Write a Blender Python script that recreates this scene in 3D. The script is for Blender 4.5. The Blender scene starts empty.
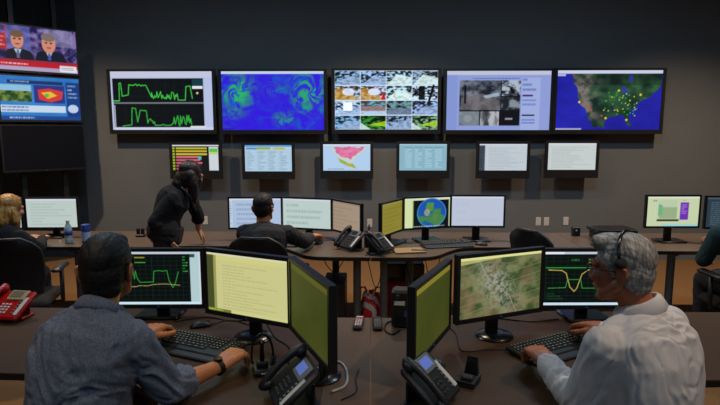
import bpy, math, random
import numpy as np
from mathutils import Vector, Matrix
random.seed(7); rng = np.random.default_rng(11)
D = bpy.data; S = bpy.context.scene; COL = S.collection
PI = math.pi

# ------------------------------------------------------------------ camera, world, exposure
cam = D.cameras.new('camera'); cam.sensor_width = 36.0; cam.lens = 540.0/720.0*36.0
cam.clip_start = .02
co = D.objects.new('camera', cam); COL.objects.link(co)
co.location = (0, 0, 1.76); co.rotation_euler = (PI/2-math.radians(7.647), 0, math.radians(1.157))
S.camera = co
S.view_settings.view_transform = 'Standard'; S.view_settings.look = 'None'
S.view_settings.gamma = 1.0; S.view_settings.use_curve_mapping = False
S.view_settings.exposure = 0.0
W = D.worlds.new('world'); S.world = W; W.use_nodes = True
W.node_tree.nodes['Background'].inputs[0].default_value = (.012, .014, .018, 1)
W.node_tree.nodes['Background'].inputs[1].default_value = 1.0
CEIL = 3.85
def spot(x, y, e, size, blend, col=(1, .80, .60), rad=.06, tgt=None):
    l = D.lights.new('downlight', 'SPOT'); l.energy = e; l.spot_size = math.radians(size); l.spot_blend = blend
    l.color = col; l.shadow_soft_size = rad
    o = D.objects.new('downlight_lamp', l); COL.objects.link(o); o.location = (x, y, CEIL-.03)
    if tgt: o.rotation_euler = (Vector(tgt)-o.location).to_track_quat('-Z', 'Y').to_euler()
    o['kind'] = 'helper'
LAMPS = [(-3.55, 5.3), (.18, 5.3), (3.9, 5.3), (-1.6, .9), (1.75, 1.1), (-1.9, 3.1), (1.9, 3.1)]
for i, (x, y) in enumerate(LAMPS[:3]):
    spot(x, y, 340, 118, .8, col=(1, .72, .48), tgt=(x, 5.7, 0))
spot(*LAMPS[3], 75, 70, .6, tgt=(-1.3, 1.9, .8))
spot(*LAMPS[4], 140, 70, .6, tgt=(1.1, 1.9, .8))
for x, y in LAMPS[5:]: spot(x, y, 30, 90, .8, tgt=(x, 3.2, 0))  # added weak fill spots that brighten the floor around the front desks
FILL_PANELS = [(-1.9, -1.2), (1.9, -1.2), (-1.9, 4.2), (1.9, 4.2)]  # added bluish fill for the room, with unseen fixtures built to match
for x, y in FILL_PANELS:
    e_ = 20 if y < 0 else 40
    l = D.lights.new('fill_panel', 'AREA'); l.shape = 'RECTANGLE'; l.size = 1.2; l.size_y = .6; l.energy = e_; l.color = (.52, .77, 1)
    o = D.objects.new('fill_panel_lamp', l); COL.objects.link(o); o.location = (x, y, CEIL-.03); o['kind'] = 'helper'

# ------------------------------------------------------------------ helpers
def lin(c):
    c = np.asarray(c, float)/255.0
    return np.where(c <= .04045, c/12.92, ((c+.055)/1.055)**2.4)
MATS = {}
def mat(name, col, rough=.6, metal=0, noise=0, amt=.0, bump=0, bscale=None, emit=0, stretch=(1, 1, 1), spec=.5, sheen=0, detail=4):
    if name in MATS: return MATS[name]
    m = D.materials.new(name); m.use_nodes = True; nt = m.node_tree; b = nt.nodes['Principled BSDF']
    c = list(lin(col))+[1]
    b.inputs['Base Color'].default_value = c; b.inputs['Roughness'].default_value = rough; b.inputs['Metallic'].default_value = metal
    b.inputs['Specular IOR Level'].default_value = spec
    if sheen: b.inputs['Sheen Weight'].default_value = sheen
    if noise or bump:
        tc = nt.nodes.new('ShaderNodeTexCoord'); mp = nt.nodes.new('ShaderNodeMapping'); mp.inputs['Scale'].default_value = stretch
        nt.links.new(tc.outputs['Object'], mp.inputs[0])
    if noise:
        n = nt.nodes.new('ShaderNodeTexNoise'); n.inputs['Scale'].default_value = noise; n.inputs['Detail'].default_value = detail
        nt.links.new(mp.outputs[0], n.inputs['Vector'])
        r = nt.nodes.new('ShaderNodeMapRange'); r.inputs[1].default_value = .3; r.inputs[2].default_value = .7
        r.inputs[3].default_value = 1-amt; r.inputs[4].default_value = 1+amt
        nt.links.new(n.outputs[0], r.inputs[0])
        mx = nt.nodes.new('ShaderNodeVectorMath'); mx.operation = 'SCALE'; mx.inputs[0].default_value = c[:3]
        nt.links.new(r.outputs[0], mx.inputs['Scale']); nt.links.new(mx.outputs[0], b.inputs['Base Color'])
    if bump:
        n2 = nt.nodes.new('ShaderNodeTexNoise'); n2.inputs['Scale'].default_value = bscale or noise; n2.inputs['Detail'].default_value = 3
        nt.links.new(mp.outputs[0], n2.inputs['Vector'])
        bp = nt.nodes.new('ShaderNodeBump'); bp.inputs['Strength'].default_value = bump; bp.inputs['Distance'].default_value = .004
        nt.links.new(n2.outputs[0], bp.inputs['Height']); nt.links.new(bp.outputs[0], b.inputs['Normal'])
    if emit:
        b.inputs['Emission Color'].default_value = c; b.inputs['Emission Strength'].default_value = emit
    MATS[name] = m; return m
def screen_mat():
    m = D.materials.new('lit_screen'); m.use_nodes = True; nt = m.node_tree; b = nt.nodes['Principled BSDF']
    a = nt.nodes.new('ShaderNodeAttribute'); a.attribute_name = 'pixels'
    b.inputs['Base Color'].default_value = (.004, .004, .005, 1); b.inputs['Roughness'].default_value = .5; b.inputs['Specular IOR Level'].default_value = .1
    nt.links.new(a.outputs['Color'], b.inputs['Emission Color']); b.inputs['Emission Strength'].default_value = 1.0
    return m
SCREEN = screen_mat()
M = dict(
    black=mat('black_plastic', (26, 27, 29), .45, noise=60, amt=.08),
    gloss=mat('gloss_black_plastic', (16, 17, 20), .22),
    dark=mat('charcoal_plastic', (44, 46, 50), .5, noise=60, amt=.1),
    key=mat('key_plastic', (34, 35, 36), .55, noise=90, amt=.15),
    legend=mat('key_legend_print', (150, 158, 140), .6),
    grey=mat('grey_plastic', (110, 112, 112), .5, noise=40, amt=.06),
    silver=mat('brushed_metal', (92, 98, 106), .4, .6, noise=30, amt=.1),
    steel=mat('dark_steel_post', (92, 97, 104), .45, .1, noise=20, amt=.12),
    chrome=mat('chrome', (190, 190, 190), .15, 1),
    desk=mat('brown_laminate', (72, 51, 35), .5, spec=.25, noise=9, amt=.10, bump=.05, bscale=120, stretch=(1, 6, 1)),
    slab=mat('pale_brown_laminate', (94, 75, 62), .5, spec=.25, noise=9, amt=.08, bump=.05, bscale=120, stretch=(6, 1, 1)),
    desk2=mat('grey_brown_laminate', (92, 76, 62), .42, noise=9, amt=.08, bump=.05, bscale=120, stretch=(1, 6, 1)),
    edge=mat('black_edge_band', (30, 27, 26), .5),
    wall=mat('grey_brown_paint', (106, 110, 112), .9, noise=3, amt=.03, bump=.06, bscale=180),
    wall2=mat('slate_wall', (58, 66, 72), .85, noise=3, amt=.04, bump=.06, bscale=180),
    carpet=mat('tan_carpet', (122, 88, 50), .95, noise=160, amt=.25, bump=.6, bscale=220),
    ceil=mat('ceiling_tile', (150, 150, 150), .9, noise=50, amt=.05),
    panel=mat('tan_wood_panel', (188, 136, 78), .6, noise=4, amt=.14, stretch=(8, 8, 1)),
    chair=mat('black_chair_fabric', (26, 25, 26), .9, noise=250, amt=.3, bump=.3, bscale=300),
    skinA=mat('skin_light', (204, 128, 82), .55, noise=25, amt=.08, bump=.12, bscale=140),
    skinB=mat('skin_tan', (168, 98, 66), .52, noise=25, amt=.1, bump=.15, bscale=140),
    skinC=mat('skin_pale', (205, 150, 118), .55, noise=25, amt=.06),
    denim=mat('slate_chambray', (106, 112, 128), .9, noise=200, amt=.36, bump=.25, bscale=320, stretch=(1, 1, .6)),
    white=mat('white_cotton', (214, 206, 204), .85, noise=14, amt=.03, bump=.12, bscale=60),
    blackcloth=mat('black_knit', (24, 23, 26), .95, noise=90, amt=.25, bump=.2, bscale=120),
    charcloth=mat('charcoal_cotton', (40, 40, 42), .92, noise=70, amt=.2, bump=.2, bscale=120),
    teal=mat('dark_teal_cotton', (30, 58, 62), .92, noise=70, amt=.2, bump=.2, bscale=120),
    trouser=mat('dark_trouser_cloth', (34, 35, 42), .9, noise=120, amt=.2),
    khaki=mat('tan_trouser_cloth', (120, 104, 84), .9, noise=120, amt=.2),
    hairD=mat('dark_brown_hair', (24, 17, 14), .62, noise=90, amt=.5, bump=.8, bscale=150, stretch=(1, .3, .5)),
    hairG=mat('silver_grey_hair', (146, 140, 134), .5, noise=120, amt=.6, bump=.9, bscale=150, stretch=(1, .16, .35)),
    hairB=mat('blonde_hair', (178, 128, 66), .45, noise=80, amt=.45, bump=.8, bscale=120, stretch=(1, 1, .12)),
    hairW=mat('dark_auburn_hair', (40, 24, 20), .45, noise=80, amt=.5, bump=.8, bscale=120, stretch=(1, 1, .12)),
    red=mat('red_plastic', (176, 14, 18), .35, noise=30, amt=.05),
    redcloth=mat('red_fabric', (190, 30, 32), .7, noise=30, amt=.1),
    whitep=mat('white_plastic', (205, 205, 200), .45),
    paper=mat('paper', (200, 200, 195), .8),
    lcd=mat('phone_lcd', (88, 108, 180), .3, emit=.6),
    led=mat('blue_led', (70, 110, 220), .3, emit=.04),
    clear=mat('bottle_plastic', (160, 185, 195), .12, spec=.7),
    blue=mat('blue_label', (40, 66, 150), .5),
    cable=mat('black_cable', (20, 20, 20), .5),
    cablew=mat('white_cable', (170, 170, 165), .5),
    lens=mat('lamp_lens', (255, 225, 190), .5, emit=3),
    eye=mat('eye', (60, 45, 38), .2),
    lip=mat('lip', (140, 70, 58), .5),
    gold=mat('gold', (200, 160, 80), .3, 1),
)

class MB:
    """mesh builder: collects shapes, build() makes ONE mesh object"""
    def __init__(s): s.v = []; s.f = []; s.n = 0
    def add(s, v, f):
        s.v.append(np.asarray(v, float).reshape(-1, 3)); s.f += [tuple(i+s.n for i in q) for q in f]; s.n += len(s.v[-1]); return s
    def box(s, c, d, rz=0, b=0.0, mtx=None):
        x, y, z = np.asarray(d, float)/2
        if b <= 0:
            v = [(-x, -y, -z), (x, -y, -z), (x, y, -z), (-x, y, -z), (-x, -y, z), (x, -y, z), (x, y, z), (-x, y, z)]
            f = [(3, 2, 1, 0), (4, 5, 6, 7), (0, 1, 5, 4), (1, 2, 6, 5), (2, 3, 7, 6), (3, 0, 4, 7)]
        else:
            b = min(b, .98*min(x, y, z)); v = []; f = []
            for (hx, hy, zz) in ((x-b, y-b, -z), (x, y, -z+b), (x, y, z-b), (x-b, y-b, z)):
                k = b if hx == x else b*.4
                v += [(-hx+k, -hy, zz), (hx-k, -hy, zz), (hx, -hy+k, zz), (hx, hy-k, zz), (hx-k, hy, zz), (-hx+k, hy, zz), (-hx, hy-k, zz), (-hx, -hy+k, zz)]
            f = [tuple(range(7, -1, -1)), tuple(range(24, 32))]
            for r in range(3):
                for i in range(8): f.append((r*8+i, r*8+(i+1) % 8, r*8+8+(i+1) % 8, r*8+8+i))
        v = np.array(v)
        if mtx is not None: v = v @ np.array(mtx.to_3x3()).T
        elif rz: v = v @ np.array(Matrix.Rotation(rz, 3, 'Z')).T
        return s.add(v+np.asarray(c, float), f)
    def loft(s, rings, cap=True):
        k = len(rings[0]); v = np.concatenate([np.asarray(r, float) for r in rings]); f = []
        for j in range(len(rings)-1):
            for i in range(k): f.append((j*k+i, j*k+(i+1) % k, j*k+k+(i+1) % k, j*k+k+i))
        if cap: f.append(tuple(range(k-1, -1, -1))); f.append(tuple(range((len(rings)-1)*k, len(rings)*k)))
        return s.add(v, f)
    def tube(s, pts, rad, n=10, round_=False):
        pts = [np.asarray(p, float) for p in pts]; N = len(pts)
        rad = [rad]*N if np.isscalar(rad) else list(rad)
        if round_:
            d0 = pts[0]-pts[1]; d0 = d0/np.linalg.norm(d0); d1 = pts[-1]-pts[-2]; d1 = d1/np.linalg.norm(d1)
            a = [(pts[0]+d0*rad[0]*q, rad[0]*math.sqrt(max(0, 1-q*q))) for q in (.97, .85, .55)]
            b = [(pts[-1]+d1*rad[-1]*q, rad[-1]*math.sqrt(max(0, 1-q*q))) for q in (.55, .85, .97)]
            pts = [p for p, _ in a]+pts+[p for p, _ in b]; rad = [r for _, r in a]+rad+[r for _, r in b]; N = len(pts)
        T = []
        for i in range(N):
            t = pts[min(i+1, N-1)]-pts[max(i-1, 0)]; T.append(t/(np.linalg.norm(t)+1e-12))
        u = np.cross(T[0], (0, 0, 1.0))
        if np.linalg.norm(u) < 1e-3: u = np.array((1.0, 0, 0))
        u = u/np.linalg.norm(u); rings = []; an = np.arange(n)*2*PI/n
        for i in range(N):
            u = u-T[i]*(u@T[i]); u = u/np.linalg.norm(u); w = np.cross(T[i], u)
            rings.append(pts[i]+rad[i]*(np.cos(an)[:, None]*u+np.sin(an)[:, None]*w))
        return s.loft(rings)
    def ell(s, c, r, nu=20, nv=12, mtx=None):
        rings = []
        for j in range(1, nv):
            t = PI*j/nv; a = np.arange(nu)*2*PI/nu
            rings.append(np.stack([r[0]*math.sin(t)*np.cos(a), r[1]*math.sin(t)*np.sin(a), np.full(nu, -r[2]*math.cos(t))], -1))
        v = np.concatenate(rings+[np.array([[0, 0, -r[2]], [0, 0, r[2]]])]); k = nu; L = nv-2; f = []
        for j in range(L):
            for i in range(k): f.append((j*k+i, j*k+(i+1) % k, j*k+k+(i+1) % k, j*k+k+i))
        b, t = (nv-1)*k, (nv-1)*k+1
        for i in range(k): f.append((b, (i+1) % k, i)); f.append((t, L*k+i, L*k+(i+1) % k))
        if mtx is not None: v = v @ np.array(mtx.to_3x3()).T
        return s.add(v+np.asarray(c, float), f)
    def cyl(s, c, r, h, n=20, r2=None):
        r2 = r if r2 is None else r2
        return s.tube([(c[0], c[1], c[2]), (c[0], c[1], c[2]+h)], [r, r2], n)
    def lathe(s, c, prof, n=20):
        a = np.arange(n)*2*PI/n
        return s.loft([np.stack([c[0]+r*np.cos(a), c[1]+r*np.sin(a), np.full(n, c[2]+z)], -1) for r, z in prof])
    def prism(s, poly, z0, z1):
        k = len(poly); v = [(x, y, z0) for x, y in poly]+[(x, y, z1) for x, y in poly]
        f = [tuple(range(k-1, -1, -1)), tuple(range(k, 2*k))]+[(i, (i+1) % k, k+(i+1) % k, k+i) for i in range(k)]
        return s.add(v, f)
    def frame(s, W_, H_, sd, tp, bt, y0, y1):
        """rectangular picture-frame in the XZ plane; opening W_ x H_ centred on the origin"""
        o = [(-W_/2-sd, -H_/2-bt), (W_/2+sd, -H_/2-bt), (W_/2+sd, H_/2+tp), (-W_/2-sd, H_/2+tp)]
        i_ = [(-W_/2, -H_/2), (W_/2, -H_/2), (W_/2, H_/2), (-W_/2, H_/2)]
        v = [(x, y, z) for y in (y0, y1) for ring in (o, i_) for x, z in ring]; f = []
        for k in range(4):
            n = (k+1) % 4
            f += [(k, n, 4+n, 4+k), (8+k, 12+k, 12+n, 8+n), (k, 8+k, 8+n, n), (4+k, 4+n, 12+n, 12+k)]
        return s.add(v, f)
    def mesh(s, name='mesh', smooth=False):
        me = D.meshes.new(name); me.from_pydata(np.concatenate(s.v).tolist(), [], s.f); me.validate(); me.update()
        if smooth: me.polygons.foreach_set('use_smooth', [True]*len(me.polygons))
        return me
def xf(o):  # local matrix chain without depsgraph
    m = Matrix.LocRotScale(o.location, o.rotation_euler, o.scale)
    return xf(o.parent) @ m if o.parent else m
def obj(name, mb, material, parent=None, smooth=False, world=False, auto=None):
    me = mb if isinstance(mb, bpy.types.Mesh) else mb.mesh(name, smooth or auto is not None)
    if material is not None: me.materials.clear(); me.materials.append(material)
    if auto is not None: me.set_sharp_from_angle(angle=math.radians(auto))
    o = D.objects.new(name, me); COL.objects.link(o)
    if parent is not None:
        if world: me.transform(xf(parent).inverted())
        o.parent = parent
    return o
def tag(o, label, cat, group=None, kind=None):
    o['label'] = label
    if cat: o['category'] = cat
    if group: o['group'] = group
    if kind: o['kind'] = kind
    return o
def thing(name, label, cat, loc=(0, 0, 0), rz=0, group=None):
    o = D.objects.new(name, None); COL.objects.link(o); o.location = loc; o.rotation_euler = (0, 0, rz); o.empty_display_size = .1
    return tag(o, label, cat, group)
def copy_thing(r, loc, rz, label, group=None):
    c = r.copy(); COL.objects.link(c); c.location = loc; c.rotation_euler = (0, 0, rz); c['label'] = label
    if group: c['group'] = group
    for ch in list(r.children):
        d = ch.copy(); COL.objects.link(d); d.parent = c
        for g in list(ch.children):
            e = g.copy(); COL.objects.link(e); e.parent = d
    return c
def struct(name, mb, material, label=None):
    o = obj(name, mb, material); o['kind'] = 'structure'
    if label: o['label'] = label
    return o
# value noise --------------------------------------------------------------------------
def _h(*a):
    n = np.zeros_like(a[0], dtype=np.int64)
    for i, k in enumerate(a): n = n ^ (k.astype(np.int64)*[374761393, 668265263, 2147483647-17, 1274126177][i])
    n = (n ^ (n >> 13))*1274126177; n = n ^ (n >> 16)
    return (n & 0xffff)/65535.0
def vnoise(p):
    p = np.asarray(p, float); i = np.floor(p); f = p-i; f = f*f*(3-2*f); d = p.shape[-1]; out = 0
    for c in range(2**d):
        o = [(c >> k) & 1 for k in range(d)]; w = 1
        for k in range(d): w = w*(f[..., k] if o[k] else 1-f[..., k])
        out = out+w*_h(*[i[..., k]+o[k]+57 for k in range(d)])
    return out
def fbm(p, oct=4):
    a = .5; r = 0; p = np.asarray(p, float)
    for k in range(oct): r = r+a*vnoise(p*2**k+k*17.3); a *= .5
    return r/(1-.5**oct)

# ------------------------------------------------------------------ screen pictures drawn point by point
class Cv:
    def __init__(s, w, h, bg, ss=3):
        s.w, s.h, s.ss = w, h, ss; s.a = np.tile(np.array(bg, float), (h*ss, w*ss, 1))
        s.Y, s.X = np.mgrid[0:h*ss, 0:w*ss]; s.X = (s.X+.5)/(w*ss); s.Y = (s.Y+.5)/(h*ss)
        s.asp = w/h
    def _m(s, m, col, al=1): s.a[m] = s.a[m]*(1-al)+np.array(col, float)*al
    def rect(s, x0, y0, x1, y1, col, al=1): s._m((s.X >= x0) & (s.X < x1) & (s.Y >= y0) & (s.Y < y1), col, al); return s
    def ell(s, cx, cy, rx, ry, col, al=1): s._m(((s.X-cx)/rx)**2+((s.Y-cy)/ry)**2 < 1, col, al); return s
    def poly(s, pts, col, al=1):
        m = np.zeros(s.X.shape, bool); n = len(pts)
        for i in range(n):
            (x0, y0), (x1, y1) = pts[i], pts[(i+1) % n]
            if y0 == y1: continue
            c = ((y0 > s.Y) != (y1 > s.Y)) & (s.X < (x1-x0)*(s.Y-y0)/(y1-y0)+x0); m ^= c
        s._m(m, col, al); return s
    def mask(s, pts, wob=.06, fr=9):
        m = np.zeros(s.X.shape, bool); n = len(pts); X0, Y0 = s.X, s.Y
        s.X = X0+wob*(s.noise(fr, fr, 31)-.5); s.Y = Y0+wob*1.6*(s.noise(fr, fr, 32)-.5)
        for i in range(n):
            (x0, y0), (x1, y1) = pts[i], pts[(i+1) % n]
            if y0 == y1: continue
            m ^= ((y0 > s.Y) != (y1 > s.Y)) & (s.X < (x1-x0)*(s.Y-y0)/(y1-y0)+x0)
        s.X, s.Y = X0, Y0
        return m
    def line(s, pts, col, w=.008):
        for (x0, y0), (x1, y1) in zip(pts[:-1], pts[1:]):
            dx, dy = (x1-x0)*s.asp, y1-y0; L = dx*dx+dy*dy+1e-9
            px, py = (s.X-x0)*s.asp, s.Y-y0; t = np.clip((px*dx+py*dy)/L, 0, 1)
            s._m((px-t*dx)**2+(py-t*dy)**2 < w*w, col)
        return s
    def text(s, x0, y0, x1, y1, col, rows, seed=0, fill=.8, al=.7):
        r = random.Random(seed); rh = (y1-y0)/rows
        for k in range(rows):
            x = x0; end = x0+(x1-x0)*(fill+(1-fill)*r.random())*(1 if r.random() > .2 else .5)
            while x < end:
                wd = (.01+.03*r.random())*(x1-x0)*1.6
                s.rect(x, y0+k*rh+rh*.25, min(x+wd, end), y0+k*rh+rh*.7, col, al); x += wd+.008*(x1-x0)*1.6
        return s
    def grid(s, x0, y0, x1, y1, nx, ny, col, w=.004):
        for i in range(nx+1): x = x0+(x1-x0)*i/nx; s.rect(x-w/2/s.asp, y0, x+w/2/s.asp, y1, col)
        for i in range(ny+1): y = y0+(y1-y0)*i/ny; s.rect(x0, y-w/2, x1, y+w/2, col)
        return s
    def noise(s, sx, sy, seed=0, oct=4): return fbm(np.stack([s.X*sx+seed*13.7, s.Y*sy+seed*7.1], -1), oct)
    def blend(s, f, c0, c1, m=None):
        c = np.array(c0, float)*(1-f[..., None])+np.array(c1, float)*f[..., None]
        if m is None: s.a[:] = c
        else: s.a[m] = c[m]
        return s
    def out(s):
        a = np.clip(s.a, 0, 255).reshape(s.h, s.ss, s.w, s.ss, 3).mean((1, 3)); return a
def screen_mesh(cv, w, h, gain=1.0):
    a = lin(cv.out())*gain; H_, W_ = a.shape[:2]
    xs = (np.arange(W_)/(W_-1)-.5)*w; zs = (.5-np.arange(H_)/(H_-1))*h
    v = np.zeros((H_, W_, 3)); v[..., 0] = xs[None, :]; v[..., 2] = zs[:, None]
    idx = np.arange(H_*W_).reshape(H_, W_)
    q = np.stack([idx[1:, :-1], idx[1:, 1:], idx[:-1, 1:], idx[:-1, :-1]], -1).reshape(-1, 4)
    me = D.meshes.new('screen'); me.vertices.add(H_*W_); me.vertices.foreach_set('co', v.ravel())
    me.loops.add(q.size); me.loops.foreach_set('vertex_index', q.ravel().astype(np.int32))
    me.polygons.add(len(q)); me.polygons.foreach_set('loop_start', (np.arange(len(q))*4).astype(np.int32))
    me.update(calc_edges=True); me.validate()
    at = me.color_attributes.new('pixels', 'FLOAT_COLOR', 'POINT')
    at.data.foreach_set('color', np.concatenate([a.reshape(-1, 3), np.ones((H_*W_, 1))], 1).ravel())
    me.materials.append(SCREEN); return me
SCREEN.cycles.emission_sampling = 'NONE'

# ------------------------------------------------------------------ the room
WY = 7.30
KW = WY/5.30
struct('floor', MB().box((0, 2.35, -.05), (13, 10.3, .1)), M['carpet'], 'tan carpet floor')
struct('wall_back', MB().box((1.25, WY+.06, CEIL/2), (10.3, .12, CEIL)), M['wall'])
struct('wall_back_left', MB().box((-5.1, WY+.06, CEIL/2), (2.4, .12, CEIL)), M['wall2'])  # darker slate stretch at the left end of the back wall
struct('wall_left', MB().box((-6.36, 2.35, CEIL/2), (.12, 9.9, CEIL)), M['wall2'])
struct('wall_right', MB().box((6.46, 2.35, CEIL/2), (.12, 9.9, CEIL)), M['wall'])
struct('wall_front', MB().box((0, -2.66, CEIL/2), (12.6, .12, CEIL)), M['wall'])
struct('ceiling', MB().box((0, 2.35, CEIL+.05), (13, 10.3, .1)), M['ceil'])
names = ['left of the back row', 'middle of the back row', 'right of the back row', 'above the man in slate', 'above the grey-haired man', 'added fill left of the middle row', 'added fill right of the middle row']
for (x, y), nm in zip(LAMPS, names):
    t = thing('ceiling_downlight', 'round recessed ceiling downlight, %s' % nm, 'ceiling light', (x, y, CEIL), 0, 'recessed ceiling downlights')
    obj('trim_ring', MB().lathe((0, 0, 0), [(.075, 0), (.11, 0), (.11, -.008), (.075, -.008)], 28), M['whitep'], t)
    obj('lens', MB().lathe((0, 0, 0), [(.072, -.001), (.072, -.003)], 24), M['lens'], t)
for k, (x, y) in enumerate(FILL_PANELS):
    t = thing('fill_panel_light', 'added rectangular fill light panel on the ceiling, %s' % ('front left', 'front right', 'back left', 'back right')[k], 'ceiling light', (x, y, CEIL), 0, 'added fill panels')
    obj('frame', MB().box((0, 0, -.005), (1.26, .66, .01)), M['whitep'], t)
    obj('diffuser', MB().box((0, 0, -.012), (1.2, .6, .004)), M['paper'], t)

# ------------------------------------------------------------------ screen pictures
random.seed(5)
G, YL = (60, 200, 70), (205, 190, 60)
US = [(.30, .12), (.36, .30), (.37, .48), (.44, .62), (.50, .78), (.56, .70), (.60, .82), (.66, .84), (.72, .78), (.77, .86), (.78, .74), (.76, .62), (.84, .46), (.93, .36), (.98, .24), (.90, .10), (.62, .08)]
def pic_trace(w, h):
    c = Cv(w, h, (182, 192, 226)); c.rect(0, .0, 1, .1, (194, 198, 220))
    c.rect(.02, .12, .91, .985, (8, 14, 20)); c.rect(.02, .95, 1, 1, (200, 208, 232))
    c.grid(.02, .13, .80, .52, 9, 4, (22, 42, 34)); c.grid(.04, .56, .9, .93, 9, 4, (22, 42, 34))
    c.rect(.02, .525, .91, .55, (120, 124, 130)); c.rect(.8, .14, .91, .24, (20, 60, 70)); c.rect(.80, .25, .905, .30, (225, 230, 235)); c.rect(.77, .93, .92, .95, (230, 235, 235))
    c.ell(.85, .37, .012, .02, (230, 190, 120))
    r = random.Random(3); p = [(.02, .5), (.08, .5), (.085, .2), (.1, .2), (.11, .42), (.17, .40), (.18, .24)]
    x = .18
    while x < .36: p.append((x, .22+.03*r.random())); x += .012
    p.append((.40, .44))
    while x < .62: p.append((x+.04, .34+.14*r.random())); x += .009
    p += [(.66, .49), (.73, .49), (.74, .26), (.78, .25), (.80, .46)]; c.line(p, G, .008)
    p = [(.1, .93), (.19, .91), (.2, .62), (.235, .63), (.25, .86), (.28, .66), (.34, .67), (.35, .88)]
    x = .36
    while x < .42: p.append((x, .76+.14*r.random())); x += .009
    while x < .6: p.append((x, .90+.02*r.random())); x += .02
    while x < .79: p.append((x, .74+.19*r.random())); x += .009
    c.line(p, (50, 170, 60), .009); c.line([(.03, .58), (.03, .95)], (200, 200, 205), .008); return c
def pic_wind(w, h):
    c = Cv(w, h, 0*np.ones(3))
    wx, wy = c.noise(3, 2, 1), c.noise(3, 2, 2)
    s = fbm(np.stack([c.X*16+wx*11, c.Y*7+wy*9], -1), 4); f = fbm(np.stack([c.X*5+wx*4+3, c.Y*4+wy*4], -1), 3)
    c.blend(np.clip((s-.34)*2.2, 0, 1)*np.clip((f-.3)*2.4, 0, 1), (50, 26, 220), (24, 100, 196))
    for (cx, cy, rx, ry, g) in ((.15, .34, .20, .42, 1), (.85, .36, .2, .40, 1), (.60, .80, .12, .16, .7), (.06, .8, .16, .22, .35), (.52, .3, .2, .2, .3)):
        d = np.sqrt(((c.X-cx)/rx)**2+((c.Y-cy)/ry)**2); an = np.arctan2(c.Y-cy, c.X-cx)
        sw = fbm(np.stack([np.cos(an+d*2.2)*1.5+d*2.5+wx*5+cx*9, np.sin(an+d*2.2)*1.5+wy*5], -1)*1.8, 4)
        k = np.clip(g*np.clip(1.35-d*1.1, 0, 1)*np.clip((sw-.40)*5, 0, 1)*(.45+.8*s), 0, .92)[..., None]; c.a = c.a*(1-k)+np.array((44, 186, 96.))*k
    c.rect(0, 0, 1, .05, (196, 208, 226)); c.text(.02, .95, .14, .99, (30, 36, 70), 1, 3); return c
def pic_cctv(w, h):
    c = Cv(w, h, (196, 212, 228)); r = random.Random(8)
    pal = [((150, 176, 190), (36, 46, 56)), ((170, 190, 205), (30, 40, 50)), ((180, 205, 205), (60, 70, 70)), ((160, 175, 180), (60, 58, 50)),
           ((190, 196, 200), (110, 78, 40)), ((196, 200, 225), (130, 84, 30)), ((200, 222, 215), (40, 46, 50)), ((215, 222, 226), (14, 16, 22)),
           ((190, 205, 225), (40, 52, 70)), ((110, 165, 165), (130, 110, 110)), ((120, 150, 140), (40, 50, 44)), ((165, 180, 205), (50, 60, 70)),
           ((140, 170, 200), (50, 90, 70)), ((60, 140, 56), (20, 50, 24)), ((150, 165, 180), (40, 44, 52)), ((140, 175, 120), (30, 50, 40))]
    for i in range(16):
        gx, gy = (i % 4)/4, (i//4)/4; x0, y0, x1, y1 = gx+.004, gy+.008, gx+.247, gy+.243
        m = (c.X >= x0) & (c.X < x1) & (c.Y >= y0) & (c.Y < y1); a, b = pal[i]
        f = np.clip((c.noise(26, 22, i+1)-.38)*5, 0, 1); c.blend(np.clip((c.noise(40, 44, i+1, 5)-.38)*4.6+(c.Y-y0-.1)*2.2, 0, 1), tuple(v*.55 for v in b), (a[0]*.92, a[1]*1.0, min(255, a[2]*1.12)), m)
        t = r.random()
        if i in (0, 1, 8, 12, 11, 14): c.poly([(x0, y1), (x1, y1), (x1, y0+.1), (x0+.12, y0+.09)], (150, 172, 205), .75)
        if i in (2, 6, 3): c.poly([(x0, y1), (x0+.1, y0+.06), (x1, y0+.12), (x1, y1)], (205, 225, 222), .8)
        if i in (4, 5): c.poly([(x0, y0+.1), (x0+.03, y0+.02), (x1, y1), (x0, y1)], (190, 140, 50), .7); c.ell(x0+.13, y0+.1, .06, .06, (205, 215, 235), .9)
        if i == 5: c.poly([(x1-.05, y1), (x1-.02, y0+.1), (x1, y1)], (190, 30, 40))
        if i == 7: c.rect(x0+.06, y0+.01, x0+.12, y1, (14, 16, 20), .9); c.line([(x1-.04, y0), (x1-.08, y1)], (20, 22, 28), .02)
        if i == 8: c.rect(x0+.08, y0+.03, x0+.17, y0+.17, (225, 232, 240)); c.rect(x0, y0, x1, y0+.03, (190, 214, 230), .8)
        if i in (9,): c.rect(x0, y0+.09, x1, y0+.17, (150, 112, 110), .8); c.rect(x0, y0+.17, x1, y1, (185, 200, 220), .8)
        if i in (13, 15): c.poly([(x0+.06, y1-.07), (x1, y0+.09), (x1, y1-.05)], (170, 196, 40), .85); c.poly([(x0, y0+.12), (x0+.1, y1), (x0, y1)], (210, 220, 230), .8)
        if i == 10: c.poly([(x0, y1), (x0+.02, y0+.12), (x1, y0+.13), (x1, y1)], (110, 125, 150), .85)
    c.a = np.clip((c.a-40)*1.16+30, 0, 255); return c
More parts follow.
